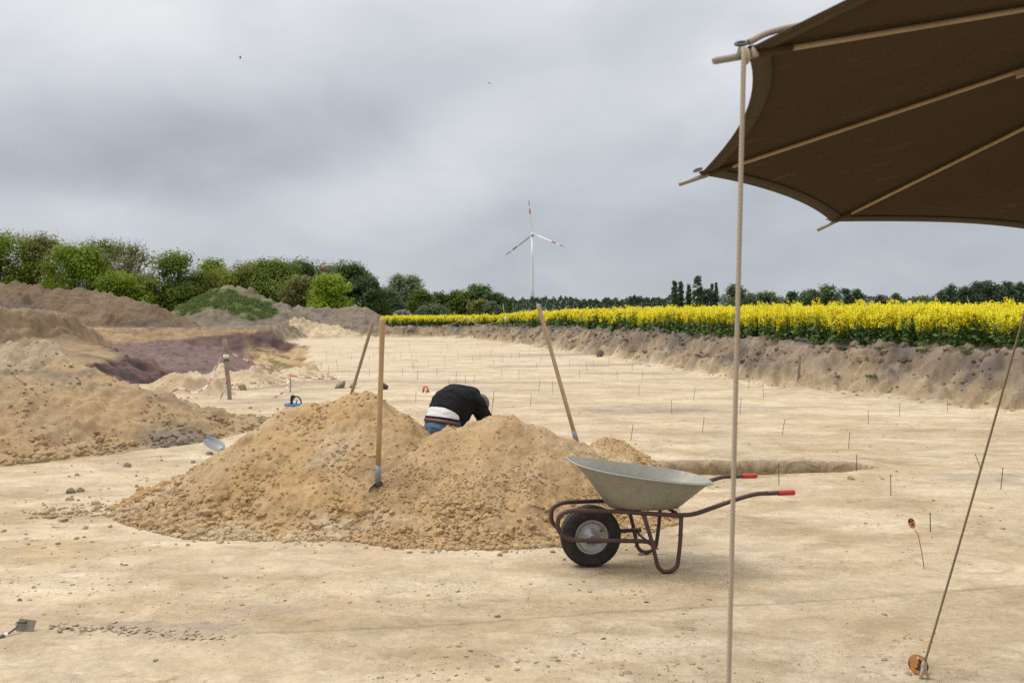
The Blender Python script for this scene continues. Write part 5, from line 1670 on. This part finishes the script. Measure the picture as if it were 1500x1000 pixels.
def brink():
    b = onfloor(337, 585); b.z = tz(b.x, b.y)
    root = empty('fence_post', b); tag(root, 'weathered wooden post leaning at the brink of the pit', 'post')
    tp = at(329, 497, b.y) - b
    mb = MB(); rr = random.Random(3)
    pts = [Vector((0, 0, -.2)) + tp * 0] + [tp * t + Vector((rr.uniform(-.012, .012), rr.uniform(-.01, .01), 0)) for t in (0, .15, .3, .45, .6, .75, .9, 1.0)]
    mb.tube(pts, 0, 10, 0, True, [.042, .04, .04, .043, .042, .046, .044, .045, .042]); mb.build('stake', M['postw'], root)
    mb = MB(); c = tp * .72; mb.tube([c - tp * .03, c, c + tp * .03], .055, 10); mb.build('tape_wrap', M['tagwhite'], root)
    mb = MB(); c = tp * .66; mb.tube([c - tp * .02, c + tp * .012], .056, 10); mb.build('wire_wrap', M['dsteel'], root)
    D = b.y
    tape('slack barrier tape from the leaning post down to the left mound', [at(329, 512, D), at(318, 535, D + .1), at(311, 552, D + .1), at(300, 568, D - .1), at(284, 575, D - .4), at(267, 569, D - .3), at(252, 573, D - .2), at(236, 577, D)], seed=1)
    tape('barrier tape stretched from the leaning post across the pit to the thin stick', [at(333, 514, D), at(360, 527, D + .5), at(390, 537, D + 1), at(408, 545, D + 1.4), at(425, 550, D + 1.8)], .030, seed=2, twist=.8)
    tape('short tape end hanging beside the foot of the leaning post', [at(334, 550, D - .05), at(331, 562, D - .1), at(328, 572, D - .15), at(323, 584, D - .2)], seed=3)
    tape('barrier tape sagging to the right of the thin stick toward a grey lump', [at(425, 550, D + 1.8), at(450, 553, D + 2.0), at(475, 555, D + 2.3), at(500, 554, D + 2.6)], .034, seed=4, twist=.5)
    tape('tape end running down from the thin stick to the ground', [at(425, 552, D + 1.7), at(421, 562, D + 1.4), at(419, 572, D + 1.0), at(410, 577, D + .6), at(402, 582, D + .3)], .034, seed=5)
    # thin stick holding the tape
    s = at(425, 578, D + 1.6); s.z = tz(s.x, s.y)
    tpz = at(425, 549, D + 1.8)
    root = empty('stick', s); tag(root, 'thin stick holding barrier tape behind the blue bucket', 'stick')
    mb = MB(); mb.tube([Vector((0, 0, -.1)), (tpz - s) * .5 + Vector((.01, 0, 0)), tpz - s + Vector((0, 0, .03))], .014, 8); mb.build('shaft', M['postw'], root)
    # lump under the tape end
    q = at(505, 552, D + 2.6); me = rock_mesh('boulder', [(-.1, 0, .05), (.18, .05, .06)], [.16, .12], M['heap'], np.array([SAND * .7, SAND * .75]), 2, flat=(.35, .5), rng=np.random.default_rng(84))
    o = link('boulder', me); o.location = (q.x, q.y, tz(q.x, q.y)); tag(o, 'flat sand lump at the right end of the sagging tape', 'clod')
    # blue bucket with black bail and hose
    M['blue'] = plain('blue_plastic', (.10, .29, .56), .4, var=.12, scale=10)
    M['black'] = plain('black_plastic', (.012, .012, .013), .45)
    c = onfloor(427, 597); c = Vector((at(429, 597, 13.5).x, 13.5, 0)); c.z = tz(c.x, c.y)
    root = empty('bucket', c); tag(root, 'blue plastic bucket with a black handle half hidden by the tall heap', 'bucket')
    mb = MB(); n = 28
    prof = [(.0, .0), (.095, 0), (.10, .02), (.13, .22), (.14, .225), (.14, .24), (.128, .24), (.122, .22), (.094, .02), (.0, .015)]
    mb.rings([[Vector((r * math.cos(2 * math.pi * i / n), r * math.sin(2 * math.pi * i / n), z)) for i in range(n)] for r, z in prof])
    mb.build('shell', M['blue'], root)
    mb = MB(); mb.tube([Vector((.055 + .0, 0, .22)) + Vector((.075 * math.cos(w) , .02, .13 * math.sin(w))) for w in [math.pi * i / 20 for i in range(21)]], .011, 8); mb.build('handle', M['black'], root)
    mb = MB(); mb.tube(spline([(-.02, 0, .20), (-.02, 0, .33), (0, 0, .36), (.03, 0, .34)], 5), .020, 8); mb.tube([(.05, 0, .2), (.06, 0, .28), (.075, 0, .285)], .008, 8); mb.build('pump_body', M['black'], root)


brink()


def small_things():
    # red and white plastic scrap on the floor, pale scraps, far stakes and the sagging string of the field
    M['redw'] = plain('red_plastic', (.55, .10, .08), .45)
    p = onfloor(623, 575)
    root = empty('tape_bundle', (p.x, p.y, 0)); tag(root, 'little red and white tape bow standing on the dig floor', 'tape bow')
    mb = MB()
    for a, h in ((-.05, .13), (.03, .15), (.07, .12)):
        V = [(a - .022, 0, 0), (a + .022, .01, 0), (a * .5 + .02, .01, h), (a * .5 - .02, 0, h)]; mb.add(V, [(0, 1, 2, 3)])
    o = mb.build('red_strip', M['redw'], root); o.modifiers.new('s', 'SOLIDIFY').thickness = .003
    mb = MB(); mb.add([(-.01, -.004, .02), (.035, -.004, .02), (.03, -.004, .11), (.0, -.004, .10)], [(0, 1, 2, 3)]); o = mb.build('white_strip', M['tagwhite'], root); o.modifiers.new('s', 'SOLIDIFY').thickness = .003
    for px, py, s, lab in ((649, 524, .10, 'white plastic scrap on the far dig floor'), (949, 538, .14, 'crumpled white scrap at the foot of the bank')):
        p = onfloor(px, py)
        mb = MB(); rr = random.Random(px)
        V = [(rr.uniform(-s, s), rr.uniform(-s, s) * .5, rr.uniform(0, s * 1.2)) for _ in range(9)]
        bm = bmesh.new()
        for v in V: bm.verts.new(v)
        bmesh.ops.convex_hull(bm, input=bm.verts); me = bpy.data.meshes.new('plastic_scrap'); bm.to_mesh(me); bm.free(); me.materials.append(M['tagwhite'])
        o = link('plastic_scrap', me); o.location = (p.x, p.y, tz(p.x, p.y)); tag(o, lab, 'plastic scrap')
    # plank leaning on the bank
    q = onfloor(1172, 570); q = Vector((6.15, 18.7, 0)); q = hit(1171, 556, 12)
    mb = MB(); mb.box((0, .02, .22), (.06, .025, .62), Matrix.Rotation(.06, 3, 'Y')); o = mb.build('stake', M['postw']); o.location = q; tag(o, 'short wooden stake leaning on the bank face', 'stake')
    # thin sticks in the crop
    for px, pt, pb, d, lean, lab in ((739, 446, 468, 47, (-3.5, 0), 'thin pale stick standing in the yellow crop, tied with a white rag'), (788, 443, 466, 42, (-3, 0), 'stick in the crop just behind the pale spade handle'), (683, 463, 490, 57, (0, 0), 'low string post at the far edge of the crop')):
        b = brinkpoint(px + 3, 1.5 if px != 683 else .3, 30); t = at(px + lean[0] * .6, pt, b.y)
        root = empty('stick', b); tag(root, lab, 'stick')
        mb = MB(); mb.tube([Vector((0, 0, -.1)), (t - b) * .5, t - b], .022, 7); mb.build('shaft', M['ash3'] if px == 739 else M['postw'], root)
        if px == 739:
            mb = MB(); c = (t - b) * .45; mb.ell(c + Vector((.03, -.03, -.05)), (.09, .06, .13)); mb.build('rag', M['tagwhite'], root)
    A = at(683, 466, 57); 
    mb = MB(); mb.tube(spline([at(648, 477, 60), at(665, 474, 58.5), A, at(700, 475, 55), at(715, 475.5, 53.5), at(730, 471, 52)], 6), .018, 6)
    o = mb.build('string', M['rope']); tag(o, 'pale string sagging along the far edge of the crop', 'string')


small_things()


# ------------------------------------------------------------------ the bending man
def remesh(mb, name, mats, voxel, smooth=6, parent=None, factor=.5):
    o = mb.build(name, mats, parent)
    r = o.modifiers.new('r', 'REMESH'); r.mode = 'VOXEL'; r.voxel_size = voxel; r.use_smooth_shade = True
    s = o.modifiers.new('s', 'SMOOTH'); s.iterations = smooth; s.factor = factor
    dg = bpy.context.evaluated_depsgraph_get(); dg.update()
    me = bpy.data.meshes.new_from_object(o.evaluated_get(dg))
    o.modifiers.clear(); old = o.data; o.data = me
    bpy.data.meshes.remove(old); me.name = name
    if len(me.materials) == 0:
        for m in (mats if isinstance(mats, list) else [mats]): me.materials.append(m)
    for p in me.polygons: p.use_smooth = True
    return o


def cloth_mat(name, c, rough=.9, weave=260, wr=1.0, wdist=.05):
    t = NT(name); p = t.pos()
    n = t.noise(p, 5, 5, .6); w = t.noise(p, weave, 2)
    col = t.mixc(n, c4([k * .85 for k in c]), c4([k * 1.18 for k in c]))
    mp = t.n('ShaderNodeMapping', Vector=p); mp.inputs['Scale'].default_value = (1, 1, 2.4)
    b1 = t.bump(t.noise(mp.outputs[0], 7, 4, .55, 1.2), wr, wdist)
    b2 = t.bump(w, .2, .002, b1)
    t.principled(Base_Color=col, Roughness=rough, Specular_IOR_Level=.15, Normal=b2)
    return t.mat


def person():
    skin = plain('skin', (.40, .235, .17), .55, var=.1, scale=30)
    shirt = cloth_mat('black_shirt', (.0125, .0125, .014)); under = cloth_mat('white_undershirt', (.70, .70, .70), wr=.35)
    jeans = cloth_mat('blue_jeans', (.075, .125, .205)); navy = cloth_mat('navy_waistband', (.012, .016, .045)); belt = plain('brown_belt', (.15, .058, .026), .5, var=.2, scale=20)
    hairm = plain('grey_hair', (.15, .135, .12), .8, var=.35, scale=70, bump=.004)
    base = Vector((-.72, 8.72, 0))
    root = empty('person', base); tag(root, 'person in black shirt and blue jeans kneeling bent over behind the sand heaps', 'person')
    f = Vector((.64, .768, 0)).normalized(); r = Vector((f.y, -f.x, 0)); up = Vector((0, 0, 1))

    def W(a, b, c): return f * a + r * b + up * c      # forward, right, up from the base
    # spine: hips -> waist -> chest -> shoulders -> neck
    sp = [(.00, .44), (.010, .545), (.050, .650), (.155, .735), (.26, .775), (.36, .765), (.425, .725)]
    wd = [.190, .188, .188, .200, .212, .204, .135]
    dp = [.135, .125, .122, .130, .132, .118, .085]

    def torso_ring(i, inf=0.0, tilt=0.0, n=28, sag=0.0):
        a, c = sp[i]
        p = W(a, 0, c)
        q0 = sp[max(0, i - 1)]; q1 = sp[min(len(sp) - 1, i + 1)]
        T = (W(q1[0], 0, q1[1]) - W(q0[0], 0, q0[1])).normalized()
        back = T.cross(r).normalized()
        if back.z < 0: back = -back
        if i < 2: back = (back if back.dot(f) < 0 else -back)
        out = []
        for k in range(n):
            w = 2 * math.pi * k / n
            cx, sx = math.cos(w), math.sin(w)
            cx = math.copysign(abs(cx) ** .85, cx); sx = math.copysign(abs(sx) ** .85, sx)
            q = p + r * ((wd[i] + inf) * cx) + back * ((dp[i] + inf) * sx)
            q = q + T * (tilt * sx)
            if sx < 0: q = q + up * (sag * sx)
            out.append(q)
        return out
    # ---- body
    mb = MB()
    mb.rings([torso_ring(i) for i in range(7)], caps=(True, True))
    hipc = W(-.02, 0, .44)
    mb.ell(hipc, (.18, .15, .14), Matrix((r, f, up)).transposed())
    for s in (-1, 1):
        hip = W(-.01, s * .095, .43); knee = W(.20, s * .14, .075); ank = W(-.20, s * .12, .075); toe = W(-.30, s * .12, .035)
        mb.capsule(hip, knee, .098, .062); mb.capsule(knee, ank, .062, .042); mb.capsule(ank, toe, .042, .03)
        sh = W(.335, s * .195, .745); el = W(.44 + .02 * s, s * .24, .46); wr = W(.56, s * .13, .23)
        mb.capsule(sh, el, .062, .047); mb.capsule(el, wr, .046, .030)
        hd = W(.60, s * .10, .155); mb.capsule(wr, hd, .030, .040)
        pd = (hd - wr).normalized(); ps = r
        for j in range(4):
            b0 = hd + ps * ((j - 1.5) * .021) + pd * .02
            L = (.036, .042, .040, .031)[j]
            b1 = b0 + (pd + f * .35).normalized() * L; b2 = b1 + (pd + f * .05 - up * .1).normalized() * L * .8
            b2.z = max(b2.z, .03)
            mb.capsule(b0, b1, .0095, .009, 8); mb.capsule(b1, b2, .009, .0075, 8)
        t0 = hd - r * s * .038; mb.capsule(t0, t0 - r * s * .025 + pd * .035, .012, .009, 8)
    neck0 = W(.41, 0, .735); headc = W(.545, .03, .695)
    mb.capsule(neck0, headc - f * .05, .062, .058)
    # head, crown forward and down, face to the ground
    hz = (f * .86 - up * .5).normalized(); hy = (-up * .86 - f * .5).normalized()     # crown axis, face axis
    Hm = Matrix((r, hy, hz)).transposed()
    mb.ell(headc, (.078, .098, .112), Hm, 20, 14)
    mb.ell(headc + hy * .035 - hz * .07, (.058, .06, .06), Hm); mb.ell(headc + hy * .105 - hz * .025, (.014, .02, .026), Hm)
    mb.ell(headc + hy * .088 + hz * .012, (.05, .014, .012), Hm)
    mb.ell(headc + hy * .085 - hz * .068, (.026, .012, .008), Hm)
    for s in (-1, 1):
        mb.ell(headc + r * (s * .08) - hz * .012, (.010, .022, .034), Hm)
    body = remesh(mb, 'body', skin, .0085, 4, root)
    mb = MB()
    for s in (-1, 1): mb.ell(headc + hy * .087 + r * (s * .033) - hz * .003, (.011, .008, .008), Hm, 10, 8)
    mb.build('eyes', M['tagwhite'], body)
    # hair: a close cap over crown and back of the head
    mb = MB(); mb.ell(headc + hz * .010 - hy * .012, (.084, .097, .114), Hm, 24, 18)
    o = remesh(mb, 'hair', hairm, .008, 2, root)
    bm = bmesh.new(); bm.from_mesh(o.data)
    bmesh.ops.bisect_plane(bm, geom=bm.verts[:] + bm.edges[:] + bm.faces[:], plane_co=headc + hy * .022 - hz * .03, plane_no=(hy * .8 - hz * .6), clear_outer=True)
    for v in bm.verts:
        v.co += v.normal * (random.random() - .3) * .005
    bm.to_mesh(o.data); bm.free()
    # ---- undershirt
    mb = MB(); mb.rings([torso_ring(1, .006), [p_ - (f * .35 + up * .94) * .02 for p_ in torso_ring(2, .012)], torso_ring(2, -.02)], caps=(True, True))
    remesh(mb, 'undershirt', under, .011, 5, root)
    # ---- black shirt with its hem hitched up at the back, hanging at the belly
    mb = MB()
    r2 = [p_ - (f * .35 + up * .94) * .032 for p_ in torso_ring(2, .024, 0.012, sag=.15)]
    r3 = torso_ring(3, .026, .01, sag=.11)
    mb.rings([r2, r3, torso_ring(4, .020, 0, sag=.07), torso_ring(5, .018), torso_ring(6, .004)], caps=(True, True))
    for s in (-1, 1):
        sh = W(.325, s * .185, .738); el = W(.415 + .02 * s, s * .235, .515)
        mb.capsule(W(.30, s * .10, .74), sh, .10, .088)
        ax = (el - sh).normalized(); a1 = ax.cross(f).normalized(); a2 = ax.cross(a1)
        rings = []
        for t, rad in ((0, .088), (.3, .088), (.6, .086), (.85, .086), (1.0, .088)):
            c = sh.lerp(el, t); rings.append([c + (a1 * math.cos(2 * math.pi * k / 18) + a2 * math.sin(2 * math.pi * k / 18)) * rad for k in range(18)])
        mb.rings(rings, caps=(True, True))
    o = remesh(mb, 'shirt', shirt, .011, 5, root)
    V = np.array([v.co[:] for v in o.data.vertices]); Nn = np.array([v.normal[:] for v in o.data.vertices])
    fold = fbm(V[:, 0] * 5 + V[:, 2] * 9, V[:, 1] * 5 - V[:, 2] * 4, 4, 901)
    o.data.vertices.foreach_set('co', (V + Nn * (fold * .015)[:, None]).ravel()); o.data.update()
    # ---- jeans
    mb = MB()
    mb.rings([torso_ring(0, .012), [p - up * .0 for p in torso_ring(1, .010)]], caps=(True, True))
    mb.ell(hipc - f * .01, (.20, .168, .15), Matrix((r, f, up)).transposed())
    for s in (-1, 1):
        hip = W(-.015, s * .098, .42); knee = W(.20, s * .14, .085); ank = W(-.20, s * .12, .085)
        mb.capsule(hip, knee, .112, .078); mb.capsule(knee, ank, .078, .06)
    jo = remesh(mb, 'jeans', jeans, .011, 5, root)
    pk = MB()
    for s in (-1, 1):
        c = W(-.175, s * .085, .455)
        pts = []
        for u, v in ((-.055, .06), (.055, .06), (.055, -.05), (0, -.075), (-.055, -.05)):
            pts.append(c + r * u + up * v - f * (.012 - .5 * abs(u + s * .085) ** 2 * 4))
        pk.add(pts, [(0, 1, 2, 3, 4)], 0, False)
    po = pk.build('back_pocket', jeans, jo); po.modifiers.new('s', 'SOLIDIFY').thickness = .006
    # ---- belt, navy waistband
    w1 = torso_ring(1, .022); w1b = [p + up * .0 for p in w1]
    T = (W(sp[2][0], 0, sp[2][1]) - W(sp[0][0], 0, sp[0][1])).normalized()
    mb = MB(); mb.rings([[p - T * .014 for p in torso_ring(1, .014)], [p - T * .014 for p in w1], [p + T * .018 for p in w1], [p + T * .018 for p in torso_ring(1, .014)]], closed=True)
    bo = mb.build('belt', belt, root)
    mb = MB(); mb.rings([[p + T * .016 for p in torso_ring(1, .008)], [p + T * .016 for p in torso_ring(1, .016)], [p + T * .044 for p in torso_ring(1, .014)], [p + T * .044 for p in torso_ring(1, .006)]], closed=True)
    mb.build('waistband', navy, root)
    mb = MB()
    for k in (14, 18, 21, 24, 27, 0):
        p = torso_ring(1, .026)[k]; c = W(sp[1][0], 0, sp[1][1]); nrm = (p - c).normalized(); sd = nrm.cross(T).normalized()
        mb.box(p, (.012, .006, .056), Matrix((sd, nrm, T)).transposed())
    mb.build('belt_loops', jeans, jo)
    # boots
    M['boot'] = plain('boot_leather', (.05, .038, .03), .7)
    for s in (-1, 1):
        mb = MB(); mb.capsule(W(-.19, s * .12, .075), W(-.31, s * .12, .045), .058, .045); mb.ell(W(-.27, s * .12, .09), (.045, .05, .05))
        remesh(mb, 'boot', M['boot'], .012, 3, root)


person()


# ------------------------------------------------------------------ sky, sun, camera
def world():
    w = bpy.data.worlds.new('World'); SC.world = w; w.use_nodes = True
    t = w.node_tree; t.nodes.clear()
    class Wt(NT):
        def __init__(self): self.t = t
    k = Wt(); k.out = t.nodes.new('ShaderNodeOutputWorld')
    sky = t.nodes.new('ShaderNodeTexSky'); sky.sky_type = 'NISHITA'; sky.sun_disc = False
    sky.sun_elevation = math.radians(58); sky.sun_rotation = math.radians(288); sky.air_density = 1.0; sky.dust_density = 2.0
    g = t.nodes.new('ShaderNodeTexCoord').outputs['Generated']
    sx = k.n('ShaderNodeSeparateXYZ', Vector=g)
    X, Y, Z = sx.outputs
    # flat cloud deck seen in perspective
    zz = k.math('ADD', k.math('MAXIMUM', Z, 0.0), .30)
    deck = k.n('ShaderNodeCombineXYZ', X=k.math('DIVIDE', X, zz), Y=k.math('DIVIDE', Y, zz), Z=0.0).outputs[0]
    n1 = k.noise(deck, .55, 7, .52, .5)
    n2 = k.noise(deck, 1.7, 7, .55, .8)
    # slow drift of brightness over the sky
    az = k.math('ARCTAN2', X, Y)
    wv = k.n('ShaderNodeCombineXYZ', X=az, Y=k.math('MULTIPLY', Z, 2.2), Z=0.0).outputs[0]
    wn = k.math('MULTIPLY', k.math('SUBTRACT', k.noise(wv, 3.2, 6, .55, .6), .5), .22)
    azw = k.math('ADD', az, wn); elw = k.math('ADD', Z, k.math('MULTIPLY', wn, .5))

    def blob(a0, e0, sa, se, tilt=0.0):
        da = k.math('SUBTRACT', azw, a0); de = k.math('SUBTRACT', k.math('SUBTRACT', elw, e0), k.math('MULTIPLY', da, tilt))
        q = k.math('ADD', k.math('POWER', k.math('ABSOLUTE', k.math('DIVIDE', da, sa)), 2.0), k.math('POWER', k.math('ABSOLUTE', k.math('DIVIDE', de, se)), 2.0))
        return k.math('POWER', 2.718, k.math('MULTIPLY', q, -1.0))
    L = k.math('ADD', .52, k.math('MULTIPLY', k.math('SUBTRACT', n1, .5), .24))
    L = k.math('ADD', L, k.math('MULTIPLY', k.math('SUBTRACT', n2, .5), .17))
    n3 = k.noise(k.n('ShaderNodeCombineXYZ', X=az, Y=k.math('MULTIPLY', Z, 1.7), Z=.3).outputs[0], 5.5, 7, .52, .35)
    L = k.math('ADD', L, k.math('MULTIPLY', k.math('SUBTRACT', n3, .5), .23))
    L = k.math('ADD', L, k.math('MULTIPLY', k.math('POWER', 2.718, k.math('MULTIPLY', k.math('POWER', k.math('DIVIDE', Z, .075), 2.0), -1.0)), .065))
    for amp, a0, e0, sa, se, ti in SKYBLOBS:
        L = k.math('ADD', L, k.math('MULTIPLY', blob(a0, e0, sa, se, ti), amp))
    # an overcast sky is brightest overhead
    L = k.math('ADD', L, k.math('MULTIPLY', k.math('POWER', k.math('MAXIMUM', Z, 0.0), 1.5), ZENITH))
    tint = k.ramp(k.math('MULTIPLY', L, .8), [(.22, (.87, .97, 1.11)), (.42, (.92, .985, 1.08)), (.66, (.98, 1.0, 1.02))])
    lc = k.n('ShaderNodeCombineColor', Red=L, Green=L, Blue=L).outputs[0]
    cl = k.mixc(1.0, lc, tint, 'MULTIPLY')
    cl10 = k.mixc(1.0, cl, (10, 10, 10, 1), 'MULTIPLY')
    col = k.mixc(.94, sky.outputs[0], cl10)
    bg = t.nodes.new('ShaderNodeBackground'); t.links.new(col, bg.inputs[0]); bg.inputs[1].default_value = .1
    t.links.new(bg.outputs[0], k.out.inputs[0])


# brightness, azimuth, elevation (sine), widths, tilt
SKYBLOBS = [(-.105, -.41, .165, .25, .05, .12), (-.08, -.22, .22, .2, .05, .2), (-.08, .0, .31, .25, .06, 0), (.10, -.45, .112, .22, .03, .05), (.13, -.12, .15, .13, .06, .4),
            (-.06, .12, .10, .2, .05, 0), (.09, -.48, .30, .2, .06, 0), (.09, .22, .25, .05, .06, 0), (-.08, .2, .33, .1, .04, 0)]
ZENITH = 1.4
world()
sun = bpy.data.lights.new('sun', 'SUN'); sun.energy = 1.9; sun.angle = math.radians(24); sun.color = (1, .955, .89)
so = bpy.data.objects.new('sun', sun); COL.objects.link(so)
az, el = math.radians(288), math.radians(58)
dv = Vector((math.sin(az) * math.cos(el), math.cos(az) * math.cos(el), math.sin(el)))
so.rotation_euler = dv.to_track_quat('Z', 'Y').to_euler(); so.location = dv * 50

cam = bpy.data.cameras.new('camera'); co = bpy.data.objects.new('camera', cam); COL.objects.link(co)
cam.sensor_width = 36; cam.lens = 36 * F / 1500; cam.shift_y = -(500 - HOR) / 1500.0
co.location = (0, 0, EYE); co.rotation_euler = (math.radians(90), 0, 0)
cam.clip_start = .05; cam.clip_end = 20000
cam.dof.use_dof = True; cam.dof.focus_distance = 7.0; cam.dof.aperture_fstop = 5.6
SC.camera = co
SC.view_settings.view_transform = 'Standard'; SC.view_settings.look = 'None'; SC.view_settings.exposure = 0; SC.view_settings.gamma = 1
SC.cycles.max_bounces = 6; SC.cycles.diffuse_bounces = 3; SC.cycles.glossy_bounces = 3; SC.cycles.transmission_bounces = 4
SC.cycles.use_denoising = False
